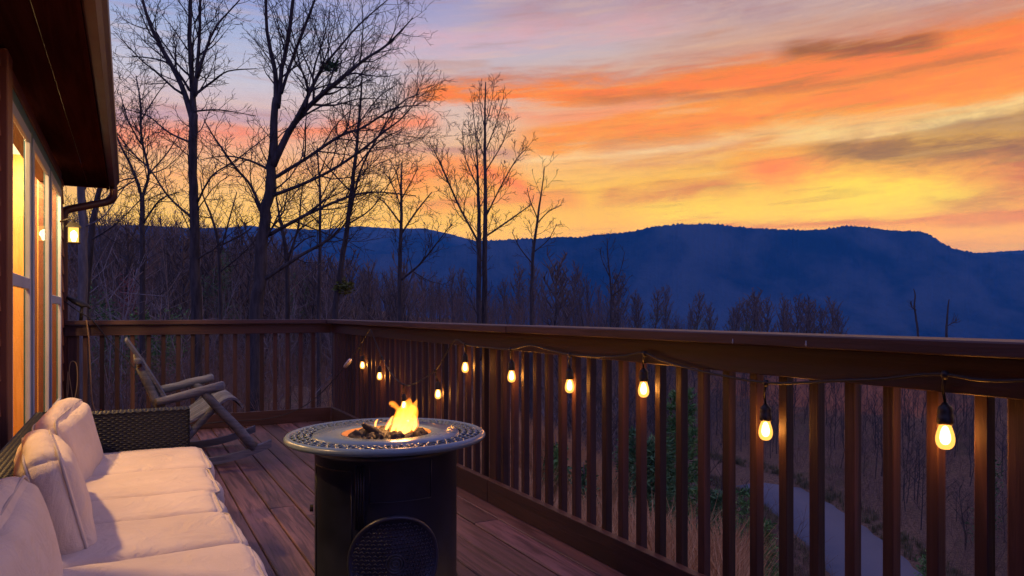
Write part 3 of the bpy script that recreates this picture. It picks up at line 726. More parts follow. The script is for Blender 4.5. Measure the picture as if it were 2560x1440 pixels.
MB().lathe([(.285, .5932), (.3595, .5932)], c, 96).build('rim_shade_ring', COLUMN, ft)  # dark ring under the lattice, painting in the shade between the bars
MB().lathe([(.172, .598), (.170, .566), (.155, .561), (.0, .561)], c, 64).build('fire_bowl', BOWLM, ft, True)
col_ = MB().lathe([(0, .0), (.277, .0), (.277, .03), (.272, .035), (.272, .53), (.276, .535), (.276, .562), (0, .5625)], c, 96).build('drum', COLUMN, ft, True)
va = math.atan2(-TY, -TX)                              # direction from the table towards the seating
def on_drum(ang, z, r): return Vector((TX + r * math.cos(va + ang), TY + r * math.sin(va + ang), z))
for k in range(4):
    a = -.30 - k * .035
    MB().tube([on_drum(a, .30, .2735), on_drum(a, .525, .2735)], .0035, 6).build('rib', COLUMN, ft, True)
for a0, a1 in ((-1.25, -.47), (-.22, .62)):
    fr_ = MB()
    for z_ in (.445, .395) if a0 > -1 else (.50, .06):
        fr_.tube([on_drum(a0 + (a1 - a0) * i / 12, z_ + (.10 if a0 > -1 and z_ > .4 else 0), .2725) for i in range(13)], .0022, 5)
    for a_ in (a0, a1): fr_.tube([on_drum(a_, .06 if a0 < -1 else .395, .2725), on_drum(a_, .50 if a0 < -1 else .545, .2725)], .0022, 5)
    fr_.build('panel_trim', COLUMN, ft, True)
hp = on_drum(-1.53, .32, .277); MB().tube([hp, hp + Vector((math.cos(va - 1.53), math.sin(va - 1.53), 0)) * .012], .014, 10).build('latch', BLACK, ft)
# round embossed door on the drum
dm = MB(); DA, DZ, DR = .105, .178, .166
def dpt(x_, z_, out): return on_drum(DA + x_ / .272, DZ + z_, .272 + out)
for i in range(49):
    a = 2 * math.pi * i / 48
    for rr_, oo in ((DR + .004, -.002), (DR + .003, .009), (DR - .003, .0125), (DR - .010, .009), (DR - .011, .004), (DR * .6, .004), (DR * .2, .004)): dm.v.append(tuple(dpt(rr_ * math.cos(a), rr_ * math.sin(a), oo)))
    if i: dm.f += [((i - 1) * 7 + k, i * 7 + k, i * 7 + k + 1, (i - 1) * 7 + k + 1) for k in range(6)]
PANELM = m_plain('embossed_panel_metal', (.030, .034, .060), .36, .2, 20, .05)
door = dm.build('round_door', PANELM, ft, True)
em = MB()
for iz in range(-11, 12):
    for ix in range(-15, 16):
        x_, z_ = ix * .0105 + (.005 if iz % 2 else 0), iz * .0138
        rr_ = math.hypot(x_, z_)
        if rr_ > DR - .016 or rr_ < .036: continue
        s = 1 if (ix + iz) % 2 else -1
        em.tube([dpt(x_ - .0048, z_ - .0042 * s, .0045), dpt(x_, z_, .0075), dpt(x_ + .0048, z_ + .0042 * s, .0045)], [.0013, .0022, .0013], 4)
o = em.build('embossed_weave', PANELM, door, True); o['kind'] = 'stuff'
for rr_ in (.032, .022, .010):
    MB().tube([dpt(rr_ * math.cos(i * math.pi / 16), rr_ * math.sin(i * math.pi / 16), .006) for i in range(33)], .0025, 6, cap=False).build('hub_ring', PANELM, door, True)
# lava rocks
RM = []
for k in range(6):
    bm = bmesh.new(); bmesh.ops.create_icosphere(bm, subdivisions=2, radius=1)
    for v in bm.verts:
        d = v.co.copy(); v.co = d * (1 + .42 * mnoise.noise(d * 1.3 + Vector((k * 5, 0, 0))) + .22 * mnoise.noise(d * 3.1 + Vector((0, k * 5, 0))))
    me = bpy.data.meshes.new('lava_rock'); bm.to_mesh(me); bm.free(); me.materials.append(ROCK); me.polygons.foreach_set('use_smooth', [True] * len(me.polygons)); RM.append(me)
rr = random.Random(11); placed = []
for k in range(1500):
    if len(placed) >= 90: break
    a, q = rr.uniform(0, 2 * math.pi), .150 * math.sqrt(rr.random()); s = rr.uniform(.013, .024)
    x_, y_ = TX + q * math.cos(a), TY + q * math.sin(a)
    if any(math.hypot(x_ - p[0], y_ - p[1]) < (s + p[2]) * .66 for p in placed): continue
    placed.append((x_, y_, s))
for k, (x_, y_, s) in enumerate(placed):
    o = bpy.data.objects.new('lava_rock', RM[k % 6]); COL.objects.link(o)
    hump = .020 * (1 - (math.hypot(x_ - TX, y_ - TY) / .16) ** 2)
    o.location = (x_, y_, .560 + s * .75 + hump); o.rotation_euler = (rr.uniform(0, 6), rr.uniform(0, 6), rr.uniform(0, 6))
    o.scale = (s * rr.uniform(.9, 1.35), s * rr.uniform(.85, 1.1), s * rr.uniform(.75, .95))
    tag(o, 'dark lava rock lying in the bowl of the fire table', 'rock', 'lava rocks in the fire bowl')
o = bpy.data.objects.new('lava_rock', RM[2]); COL.objects.link(o); p = PD(936, 1077, 2.77); o.location = (p.x, p.y, .612); o.scale = (.047, .017, .016); o.rotation_euler = (0, .42, -.62)
tag(o, 'long smooth grey stone propped on top of the lava rocks', 'rock')
# fire
def m_flame(name, lo, hi, s0, s1, t0, t1, z0, z1):
    m = bpy.data.materials.new(name); m.use_nodes = True; t = NT(m.node_tree); t.n.clear()
    geo = t.node('ShaderNodeNewGeometry'); sep = t.node('ShaderNodeSeparateXYZ'); t.l.new(geo.outputs['Position'], sep.inputs[0])
    n = t.noise(geo.outputs['Position'], 38, 4, .6, .8)
    h = t.m('ADD', t.sstep(sep.outputs[2], z0, z1), t.m('MULTIPLY', t.m('SUBTRACT', n, .5), .7), clamp=True)
    e = t.node('ShaderNodeEmission'); t.l.new(t.mix(h, lo + (1,), hi + (1,)), e.inputs[0]); t.l.new(t.m('MULTIPLY_ADD', h, s1 - s0, s0), e.inputs[1])
    tr = t.node('ShaderNodeBsdfTransparent'); mx = t.node('ShaderNodeMixShader')
    t.l.new(t.m('ADD', t.m('MULTIPLY_ADD', h, t1 - t0, t0), t.m('MULTIPLY', t.m('SUBTRACT', n, .5), .8), clamp=True), mx.inputs[0])
    t.l.new(tr.outputs[0], mx.inputs[2]); t.l.new(e.outputs[0], mx.inputs[1])
    o = t.node('ShaderNodeOutputMaterial'); t.l.new(mx.outputs[0], o.inputs[0]); return m
FCORE = m_flame('flame_core', (1, .52, .12), (1, .34, .04), 2.7, 1.4, .20, .65, .60, .72)
def m_gas(name, c, st):
    m = bpy.data.materials.new(name); m.use_nodes = True; t = NT(m.node_tree); t.n.clear()
    e = t.node('ShaderNodeEmission'); e.inputs[0].default_value = c + (1,); e.inputs[1].default_value = st
    o = t.node('ShaderNodeOutputMaterial'); t.l.new(e.outputs[0], o.inputs['Volume']); return m
FOUT = m_gas('flame_gas', (1, .24, .015), 46)
FL = [([(1000, 1088, 16), (1003, 1065, 36), (1012, 1045, 46), (1020, 1025, 42), (1022, 1010, 22), (1024, 994, 3)], 0),
      ([(1018, 1050, 14), (1032, 1024, 18), (1039, 1008, 9), (1043, 998, 2)], .02),
      ([(982, 1080, 12), (994, 1050, 22), (998, 1030, 14), (992, 1018, 11), (982, 1010, 13), (976, 1008, 8), (974, 1014, 2)], -.02),
      ([(1030, 1078, 8), (1038, 1062, 15), (1037, 1045, 11), (1034, 1033, 2)], .015),
      ([(1012, 1086, 20), (1022, 1068, 26), (1030, 1050, 12), (1036, 1040, 2)], -.015),
      ([(964, 1074, 9), (972, 1060, 12), (980, 1046, 7), (987, 1038, 2)], .03),
      ([(940, 1068, 4), (939, 1058, 7), (942, 1051, 5), (946, 1047, 1)], 0),
      ([(1006, 1084, 14), (996, 1066, 18), (1004, 1046, 12), (1008, 1028, 6), (1008, 1018, 1)], .03)]
fire = thing('fire', 'bright yellow gas flames rising from the lava rocks', 'fire', (TX, TY, .57))
for k, (pl, dd) in enumerate(FL):
    P = catmull([PD(u, v, 2.81 + dd) for u, v, w in pl], 5); W = catmull([Vector((w, 0, 0)) for u, v, w in pl], 5)
    P = [p + Vector((mnoise.noise((p.z * 22, k, 0)), mnoise.noise((p.z * 22, k, 9)), 0)) * .006 for p in P]
    rad = [max(.0006, w.x / 2 * 2.81 / FPX * 1.22) for w in W]
    o = MB().tube(P, [r_ * 1.25 for r_ in rad], 12, flat=.8).build('flame', FOUT, fire, True, origin=P[0])
    MB().tube([p for p in P[:-2]], [r_ * .62 for r_ in rad[:-2]], 10, flat=.8).build('flame_core', FCORE, o, True)
light('fire_light', PD(1005, 1032, 2.81), 8, (1, .45, .12), .04, fire)

# ------------------------------------------------------------------ rocking chair
YN, YF = 5.42, 6.16
ch = thing('rocking_chair', 'weathered grey log rocking chair by the end railing', 'rocking chair', (.5, 5.8, 0))
def logp(name, p0, p1, r0, r1, seed=0):
    p0, p1 = Vector(p0), Vector(p1); P = [p0.lerp(p1, k / 7) for k in range(8)]
    P = [p + Vector((mnoise.noise((k * .6, seed, 0)), mnoise.noise((k * .6, seed, 5)), mnoise.noise((k * .6, seed, 9)))) * .006 for k, p in enumerate(P)]
    d = (p1 - p0).normalized()
    rad = [r0 + (r1 - r0) * k / 7 + mnoise.noise((k * .8, seed, 3)) * .003 for k in range(8)]
    P = [p0 - d * .006] + P + [p1 + d * .006]; rad = [rad[0] * .78] + rad + [rad[-1] * .78]
    return MB().tube(P, rad, 12).build(name, LOG, ch, True, origin=p0)
for s, Y in (('n', YN), ('f', YF)):
    off = Vector((0, Y - YN, 0))
    a0, a1 = PY(392, 1006, YN) + off, PY(558, 964, YN) + off
    logp('armrest', a0, a1, .030, .033, Y)
    logp('back_post', PY(352, 918, YN) + off + Vector((0, .05, 0)), PY(432, 1090, YN) + off + Vector((0, .05, 0)), .034, .036, Y + 2)
    l0, l1 = PY(512, 984, YN) + off, PY(636, 1117, YN) + off
    logp('front_leg', l0, l1, .030, .036, Y + 4)
    logp('brace', PY(540, 1016, YN) + off + Vector((0, .03, 0)), PY(455, 1110, YN) + off + Vector((0, .03, 0)), .026, .028, Y + 6)
    # rocker: a bent flat runner
    xs = np.linspace(PY(300, 1100, YN).x, l1.x + .115, 18); xm = .44
    mb = MB()
    for i, x_ in enumerate(xs):
        zz = .002 + (x_ - xm) ** 2 * .42
        for dy, dz in ((-.02, 0), (.02, 0), (.02, .052), (-.02, .052)): mb.v.append((x_, Y + dy, zz + dz))
        if i: mb.f += [((i - 1) * 4 + k, i * 4 + k, i * 4 + (k + 1) % 4, (i - 1) * 4 + (k + 1) % 4) for k in range(4)]
    mb.f += [(3, 2, 1, 0), tuple(17 * 4 + k for k in range(4))]
    mb.build('rocker', LOG, ch, origin=(xm, Y, 0))
# seat and back boards running front to back over the contoured frame
sp = [(432, 1052), (470, 1060), (510, 1040), (545, 1018), (572, 1001), (592, 1003), (607, 1022)]
SP = [PY(u, v, YN) for u, v in sp]
bp = [(420, 998), (390, 950), (355, 897), (318, 847)]
BP = [PY(u, v, 5.70) for u, v in bp]
for k in range(8):
    y_ = YN + .06 + k * .088
    for name, PP, th in (('seat_slat', catmull([p for p in SP], 4), .016), ('back_slat', catmull(BP, 4), .018)):
        mb = MB(); hgt = 0
        for i, p in enumerate(PP):
            q = PP[min(i + 1, len(PP) - 1)] - PP[max(i - 1, 0)]; nrm = Vector((-q.z, 0, q.x)).normalized()
            for dy, dn in ((-.040, 0), (.040, 0), (.040, th), (-.040, th)): r_ = nrm * dn; mb.v.append((p.x + r_.x, y_ + dy, p.z + r_.z))
            if i: mb.f += [((i - 1) * 4 + j, i * 4 + j, i * 4 + (j + 1) % 4, (i - 1) * 4 + (j + 1) % 4) for j in range(4)]
        mb.f += [(3, 2, 1, 0), tuple((len(PP) - 1) * 4 + j for j in range(4))]
        mb.build(name, LOG, ch, origin=(PP[0].x, y_, PP[0].z))
logp('crossbar', (SP[1].x, YN, SP[1].z - .03), (SP[1].x, YF, SP[1].z - .03), .022, .022, 40)
logp('crossbar', (SP[3].x, YN, SP[3].z - .03), (SP[3].x, YF, SP[3].z - .03), .022, .022, 41)
logp('crossbar', (BP[2].x - .03, YN, BP[2].z), (BP[2].x - .03, YF, BP[2].z), .024, .024, 42)

# ------------------------------------------------------------------ string lights
sl_ = thing('string_lights', 'black cord of warm glowing bulbs strung along the railing', 'string lights', (1.74, 3, .5))
XC = XI - .03
c1 = [PY(u, v, YI - .03) for u, v in ((560, 1052), (640, 1050), (700, 1040), (755, 1018), (800, 985))]
c2 = [PX(u, v, XC) for u, v in ((838, 945), (868, 911), (893, 874), (910, 848), (925, 824), (936, 846), (955, 893), (980, 935), (1010, 962), (1042, 956), (1088, 926), (1114, 886), (1138, 850), (1165, 861), (1220, 869),
      (1277, 873), (1325, 863), (1380, 877), (1425, 886), (1500, 892), (1560, 890), (1608, 882), (1650, 900), (1720, 920), (1800, 938), (1915, 957), (2000, 957), (2090, 952), (2200, 948), (2290, 938), (2362, 936), (2450, 950), (2560, 950), (2700, 930))]
MB().tube(catmull(c1 + c2, 5), .0045, 6).build('cord', BLACK, sl_, True)
plug = [PX(862, 918, XC - .012), PX(872, 906, XC - .012), PX(877, 899, XC - .012)]
MB().tube([plug[0].lerp(plug[2], s) for s in (0, .1, .5, .9, 1)], [.006, .017, .020, .018, .008], 10).build('plug_cover', m_plain('clear_plug', (.75, .78, .82), .2), sl_, True)
BG = m_emit('bulb_glass', (1, .42, .075), 2.3, .4); BF = m_emit('bulb_filament', (1, .70, .30), 14)
BULBS = [(906, 912, 899, 868), (949, 939, 955, 893), (1010, 1012, 1010, 962), (1095, 984, 1088, 926), (1163, 917, 1163, 861), (1279, 939, 1277, 873), (1424, 963, 1425, 886), (1609, 971, 1612, 884), (1914, 1073, 1915, 957), (2363, 1088, 2362, 936)]
for u, v, ua, va_ in BULBS:
    p = PX(u, v, XI + .012); q = PX(ua, va_, XC)
    bl = MB().lathe([(.0, -.036), (.010, -.034), (.0155, -.030), (.0195, -.0235), (.0215, -.014), (.0213, -.005), (.0195, .005), (.0165, .015), (.0138, .023), (.012, .032)], p, 24).build('bulb', BG, sl_, True, origin=p)
    MB().lathe([(.0, -.024), (.006, -.0225), (.0105, -.017), (.0125, -.009), (.012, .0), (.0095, .011), (.006, .020), (.0, .025)], p, 16).build('filament', BF, bl, True)
    so_ = MB().lathe([(.0, .082), (.006, .082), (.009, .076), (.016, .070), (.0175, .060), (.0175, .048), (.0185, .047), (.0185, .030), (.016, .026), (.011, .027)], p, 16).build('socket', BLACK, sl_, True, origin=p)
    s0 = p + Vector((0, 0, .08)); MB().tube([s0, s0.lerp(q, .5) + Vector((-.004, .003, 0)), q], .0038, 6).build('lead_wire', BLACK, so_, True)
    MB().tube([q + Vector((0, 0, .009)), q, q - Vector((0, 0, .012))], [.007, .010, .006], 8).build('junction', BLACK, so_, True)
    light('bulb_light', p + Vector((0, 0, -.004)), 10, (1, .33, .04), .018, bl)

# ------------------------------------------------------------------ loose wires and bracket at the house corner
HEM = m_plain('tan_rope', (.30, .20, .11), .8)
mb = MB().tube(catmull([PY(u, v, 7.10) for u, v in ((163, 1030), (170, 980), (174, 915), (183, 903), (192, 915), (193, 960), (186, 1000), (184, 1012), (176, 960), (170, 930), (166, 1000))], 4), .004, 5)
tag(mb.build('rope_loop', HEM, None, True, origin=PY(180, 1030, 7.1)), 'thin tan cord looped on the railing post at the house corner', 'cord')
mb = MB().tube(catmull([PY(u, v, 7.06) for u, v in ((216, 800), (222, 850), (226, 930), (230, 1000), (240, 1036), (246, 1066))], 4), .006, 6)
tag(mb.build('stick', HEM, None, True, origin=PY(246, 1066, 7.06)), 'slim tan stick leaning up against the end railing', 'stick')
br = thing('hanger_bracket', 'black iron bracket arm fixed above the end railing beside the siding', 'bracket', PY(202, 804, YI + .03))
p = PY(202, 803, YI + .03)
MB().tube([p, PY(203, 785, YI + .03), PY(205, 766, YI + .03)], .014, 8).build('stem', IRON, br, True)
MB().tube([PY(163, 741, YI + .03), PY(185, 752, YI + .03), PY(207, 762, YI + .03), PY(218, 764, YI + .03), PY(226, 772, YI + .03)], [.010, .030, .034, .018, .005], 8, flat=.6).build('arm', IRON, br, True)
mb = MB().tube(catmull([PY(160, 752, YI), PY(195, 778, YI - .02), PY(230, 800, YI - .06), PY(262, 838, YI - .06), PY(300, 880, YI - .06), PY(345, 930, YI - .06), PY(390, 985, YI - .06), PY(430, 1050, YI - .06), PY(470, 1062, YI - .05), PY(560, 1054, YI - .04)], 4), .0055, 6)
tag(mb.build('extension_cord', BLACK, None, True, origin=PY(430, 1050, YI)), 'black power cord draped over the end railing behind the rocking chair', 'cord')

# ------------------------------------------------------------------ bare trees
def grow(mb, p, d, L, r, lev, rng, up=.10, wob=.16, dens=(3.0, 4.2, 5.5), top=2, rmin=.0028):
    ns = max(2, min(7, int(L / .22) + 1)); P = [p.copy()]; D = [d.copy()]; seg = L / ns
    for i in range(ns):
        d = (d + Vector((rng.gauss(0, wob), rng.gauss(0, wob), rng.gauss(0, wob) + up))).normalized()
        p = p + d * seg; P.append(p); D.append(d)
    rad = [max(rmin * .8, r * (1 - .8 * i / ns)) for i in range(ns + 1)]
    mb.tube(P, rad, 5 if r > .03 else (4 if r > .012 else 3), cap=False)
    if lev >= top: return
    side(mb, P, D, rad, L, lev, rng, up, wob, dens, top, rmin)
def side(mb, P, D, rad, L, lev, rng, up, wob, dens, top, rmin, s0=.22, kl=.52):
    n = max(2, int(L * dens[min(lev, len(dens) - 1)] + rng.random())); n = min(n, 22); az_ = rng.uniform(0, 6.28)
    for k in range(n):
        s = s0 + (1 - s0) * (k + rng.random()) / n; x_ = s * (len(P) - 1); i = min(int(x_), len(P) - 2); f = x_ - i
        q = P[i].lerp(P[i + 1], f); dd = D[i]; rr_ = rad[i] * (1 - f) + rad[i + 1] * f
        az_ += 2.4 + rng.uniform(-.5, .5); o = dd.orthogonal().normalized(); w = dd.cross(o)
        out_ = o * math.cos(az_) + w * math.sin(az_); ang = rng.uniform(.55, 1.0)
        nd = (dd * math.cos(ang) + out_ * math.sin(ang)).normalized()
        l = L * kl * (1.15 - .75 * s) * rng.uniform(.6, 1.25)
        if l < .10: l = .10
        grow(mb, q, nd, l, max(rmin, min(rr_ * .6, l * .018)), lev + 1, rng, up, wob, dens, top, rmin)
def px_tree(label, d, limbs, seed, mat=BARK, dens=(6.2, 7.6, 9), top=4, name='bare_tree', extra=None, kl=.46, up=.10, grp=None, rmin=None, trunk_branches=True):
    rng = random.Random(seed); base = None; tr = MB(); cr = MB()
    u0, v0, w0 = limbs[0][0]; q = PD(u0, v0, d); zb = gz(q.x, q.y); base = Vector((q.x, q.y, zb - .2))
    rmin = rmin or max(.003, .55 * d / FPX)
    t = thing(name, label, 'tree', (q.x, q.y, zb), grp)
    for li, pl in enumerate(limbs):
        dep = 0; P0 = []
        for i, (u, v, w) in enumerate(pl):
            if li and i: dep += rng.uniform(-1, 1) * d * .016
            P0.append(PD(u, v, d + dep))
        W0 = [Vector((w * .41 * d / FPX, 0, 0)) for u, v, w in pl]
        if li == 0: P0 = [base] + P0; W0 = [W0[0] * 1.25] + W0
        P = catmull(P0, 4); rad = [max(rmin, w.x) for w in catmull(W0, 4)]
        P = [p + Vector((rng.gauss(0, 1), rng.gauss(0, 1), 0)) * min(rad[i] * .12, .01) * (1 if 0 < i < len(P) - 1 else 0) for i, p in enumerate(P)]
        (tr if li == 0 else cr).tube(P, rad, 9 if rad[0] > .06 else 6, cap=True)
        D = [(P[min(i + 1, len(P) - 1)] - P[max(i - 1, 0)]).normalized() for i in range(len(P))]
        L = sum((P[i + 1] - P[i]).length for i in range(len(P) - 1))
        if li == 0:
            if trunk_branches: side(cr, P, D, [r_ * .35 for r_ in rad], min(L, 3.4), 0, rng, up, .16, (3.2, dens[1], dens[2]), top - 1, rmin, .35, .42)
        else: side(cr, P, D, rad, min(L, 3.6), 0, rng, up, .15, dens, top - 1, rmin, .15, kl)
    tr.build('trunk', mat, t, True); cr.build('crown', mat, t, True)
    return t
px_tree('tall bare tree forking three ways above a straight stout trunk', 13, [
  [(492, 810, 33), (487, 650, 30), (484, 500, 27), (482, 380, 25), (484, 285, 26)],
  [(482, 300, 20), (455, 215, 15), (410, 130, 13), (375, 60, 10), (345, -40, 7)], [(484, 290, 20), (480, 200, 16), (474, 90, 13), (478, -60, 10)],
  [(488, 240, 12), (497, 120, 10), (500, 20, 8), (502, -60, 7)], [(492, 195, 9), (520, 110, 8), (545, 60, 6), (590, 10, 4), (625, -30, 3)],
  [(490, 234, 9), (530, 205, 7), (570, 178, 5), (640, 172, 3)], [(475, 228, 8), (440, 175, 7), (400, 150, 5), (330, 140, 3)], [(476, 356, 7), (420, 330, 5), (370, 290, 4), (300, 270, 2)],
  [(488, 278, 6), (550, 275, 4), (640, 290, 2)], [(494, 505, 7), (530, 440, 5), (590, 400, 4), (680, 330, 2)], [(480, 545, 8), (420, 490, 6), (380, 430, 5), (330, 380, 4), (290, 330, 3)]], 1)
px_tree('largest bare tree with a long limb sweeping up towards the ridge', 12, [
  [(640, 815, 40), (650, 700, 38), (655, 620, 36), (668, 520, 33), (678, 440, 30), (686, 330, 24), (690, 245, 20)],
  [(690, 255, 16), (688, 180, 14), (668, 80, 10), (664, -60, 8)], [(695, 270, 14), (705, 170, 13), (722, 80, 12), (740, -60, 9)], [(703, 235, 10), (730, 150, 9), (765, 60, 8), (800, -40, 6)],
  [(682, 415, 24), (735, 310, 18), (790, 250, 14), (850, 200, 12), (910, 150, 9), (970, 110, 7), (1032, 45, 3)], [(716, 345, 14), (760, 260, 12), (795, 190, 10), (830, 140, 7), (900, 60, 5), (980, -10, 3)],
  [(685, 445, 12), (760, 400, 10), (850, 340, 9), (905, 320, 7), (990, 270, 5), (1075, 265, 2)], [(680, 490, 12), (780, 450, 9), (870, 400, 8), (960, 330, 6), (1010, 290, 4), (1050, 240, 2)],
  [(668, 565, 12), (630, 470, 8), (590, 420, 7), (540, 350, 5), (510, 300, 3)], [(676, 425, 8), (620, 400, 6), (560, 390, 4), (500, 400, 2)], [(666, 590, 12), (760, 540, 10), (850, 500, 8), (930, 480, 5), (1040, 490, 3)],
  [(652, 705, 13), (750, 640, 10), (820, 600, 8), (858, 565, 5), (890, 520, 3)]], 2)
px_tree('bare tree with a slim trunk splitting into a low V beside the eave', 17, [
  [(355, 810, 17), (357, 600, 15), (355, 485, 14)], [(355, 492, 10), (330, 420, 8), (300, 360, 6), (280, 300, 4)], [(356, 492, 10), (372, 430, 8), (355, 350, 7), (350, 250, 5), (340, 190, 3)],
  [(368, 440, 5), (420, 380, 4), (450, 330, 2)], [(352, 360, 5), (320, 300, 4), (300, 230, 2)], [(353, 300, 4), (390, 240, 3), (420, 200, 2)], [(340, 445, 5), (310, 450, 4), (270, 470, 2)], [(357, 560, 6), (400, 500, 5), (450, 480, 3)]], 3)
px_tree('leaning bare tree whose trunk tilts away from its neighbours', 14, [
  [(838, 805, 19), (848, 700, 17), (868, 570, 15), (880, 470, 13), (895, 330, 9), (903, 230, 6), (905, 185, 3)], [(872, 548, 8), (900, 430, 6), (940, 350, 5), (1000, 260, 4), (1050, 235, 2)],
  [(878, 480, 5), (830, 430, 4), (790, 380, 2)], [(885, 425, 5), (940, 360, 4), (1010, 320, 2)], [(897, 310, 4), (940, 250, 3), (985, 215, 2)], [(870, 560, 6), (930, 520, 4), (985, 440, 3), (1000, 400, 2)], [(893, 350, 4), (860, 290, 3), (850, 230, 2)]], 4)
px_tree('small bare tree with a rounded crown between the leaning tree and the twin trunks', 20, [
  [(1000, 800, 14), (1000, 650, 12), (1003, 560, 10), (1003, 470, 7), (1005, 405, 3)], [(1003, 560, 6), (960, 505, 4), (925, 485, 2)], [(1003, 585, 6), (1040, 530, 5), (1080, 480, 3)], [(1000, 702, 8), (1050, 660, 6), (1090, 610, 4), (1130, 560, 2)],
  [(1003, 520, 4), (980, 460, 3), (960, 430, 2)], [(1003, 500, 4), (1030, 450, 3), (1045, 420, 2)], [(1003, 480, 4), (990, 430, 3), (975, 400, 2)]], 5)
px_tree('twin trunked bare tree with an upright broom shaped crown', 22, [
  [(1212, 812, 17), (1212, 620, 15), (1213, 480, 11), (1212, 340, 8), (1214, 205, 3)], [(1198, 900, 17), (1197, 800, 15), (1198, 640, 14), (1196, 500, 10), (1193, 400, 5), (1188, 330, 2)], [(1196, 605, 7), (1150, 520, 6), (1110, 430, 5), (1085, 375, 3)],
  [(1213, 592, 6), (1260, 560, 5), (1330, 510, 3)], [(1213, 545, 5), (1250, 470, 4), (1290, 400, 3), (1322, 365, 2)], [(1213, 400, 4), (1190, 330, 3), (1180, 250, 2)], [(1213, 380, 4), (1240, 310, 3), (1260, 240, 2)],
  [(1213, 430, 4), (1255, 360, 3), (1275, 300, 2)], [(1196, 470, 4), (1165, 400, 3), (1155, 320, 2)], [(1213, 330, 3), (1200, 260, 2), (1198, 215, 1.5)], [(1213, 320, 3), (1228, 260, 2), (1236, 205, 1.5)], [(1196, 440, 3), (1180, 370, 2.5), (1170, 300, 2)]], 6, up=.2, kl=.32)
px_tree('thin wispy bare tree with a zigzag top beyond the twin trunks', 24, [
  [(1328, 818, 10), (1332, 650, 9), (1345, 540, 7), (1355, 470, 4), (1362, 415, 2)], [(1340, 562, 4), (1370, 530, 3), (1405, 512, 2)], [(1343, 545, 4), (1325, 500, 3), (1318, 470, 2)], [(1335, 630, 4), (1370, 600, 3), (1392, 560, 2)], [(1332, 660, 4), (1300, 620, 3), (1280, 580, 2)]], 7, dens=(3, 4, 5))
px_tree('very slender straight bare tree between the largest tree and the leaning one', 18, [
  [(797, 805, 11), (800, 600, 9), (800, 480, 7), (793, 365, 3)], [(800, 500, 4), (830, 440, 3), (850, 400, 2)], [(799, 470, 4), (770, 420, 3), (760, 390, 2)], [(796, 395, 4), (785, 375, 3), (778, 362, 2)], [(799, 560, 4), (760, 520, 3), (730, 500, 2)], [(800, 620, 5), (840, 570, 4), (870, 540, 2)]], 8)
px_tree('crooked young bare tree just beyond the three way fork', 16, [
  [(552, 812, 11), (550, 690, 10), (546, 610, 9), (530, 545, 7), (508, 490, 4), (500, 440, 2)], [(548, 640, 6), (570, 560, 5), (592, 480, 3)], [(547, 615, 5), (600, 590, 4), (640, 560, 2)], [(530, 545, 4), (500, 540, 3), (460, 520, 2)], [(550, 680, 5), (600, 640, 4), (640, 600, 2)]], 9)
px_tree('dark double stemmed bare tree half hidden behind the largest trunk', 15, [
  [(720, 812, 15), (716, 640, 13), (703, 565, 9), (692, 500, 5), (688, 440, 3)], [(718, 655, 8), (745, 570, 6), (752, 500, 4), (760, 440, 2)], [(745, 575, 5), (800, 540, 3), (840, 530, 2)], [(716, 640, 6), (760, 600, 4), (790, 590, 2)], [(705, 575, 5), (660, 540, 3), (640, 500, 2)]], 10)
px_tree('thick pale trunk rising behind the lantern under the eave', 11, [
  [(205, 820, 28), (206, 560, 25), (202, 470, 22), (196, 360, 18), (190, 250, 14), (192, 120, 10), (186, -20, 6), (190, -120, 2)], [(203, 480, 14), (235, 420, 10), (262, 330, 6)], [(205, 570, 6), (260, 540, 4), (310, 470, 3), (350, 430, 2)]], 11, mat=BARKP)
px_tree('grey trunk leaning out past the downspout', 12, [[(214, 815, 20), (226, 600, 18), (238, 520, 16), (256, 420, 13), (262, 300, 10), (258, 160, 7), (250, 20, 4), (252, -60, 2)], [(240, 520, 7), (290, 480, 5), (340, 450, 3)], [(228, 600, 6), (290, 560, 4), (350, 500, 3), (400, 450, 2)]], 12)
px_tree('slim bare sapling standing alone against the blue ridge', 34, [[(1527, 820, 7), (1528, 730, 6), (1520, 650, 4), (1518, 595, 2)], [(1528, 722, 3), (1550, 680, 2), (1562, 630, 1.5)], [(1524, 690, 3), (1505, 650, 2), (1500, 620, 1.5)], [(1528, 740, 3), (1555, 720, 2), (1575, 690, 1.5)]], 13, dens=(2, 3, 4), top=3)
px_tree('dead broken snag with a bent tip above the railing cap', 75, [[(2296, 850, 7), (2291, 800, 6), (2286, 765, 5), (2288, 738, 4), (2284, 722, 2)], [(2290, 775, 4), (2280, 768, 3), (2276, 755, 2)]], 14, name='dead_tree', top=1, trunk_branches=False)
px_tree('dead spike snag with a tuft of foliage at its foot', 75, [[(2366, 850, 8), (2367, 805, 6), (2371, 760, 4), (2373, 748, 2)], [(2368, 815, 3), (2385, 805, 2), (2392, 800, 1)]], 15, name='dead_tree', top=1, trunk_branches=False)

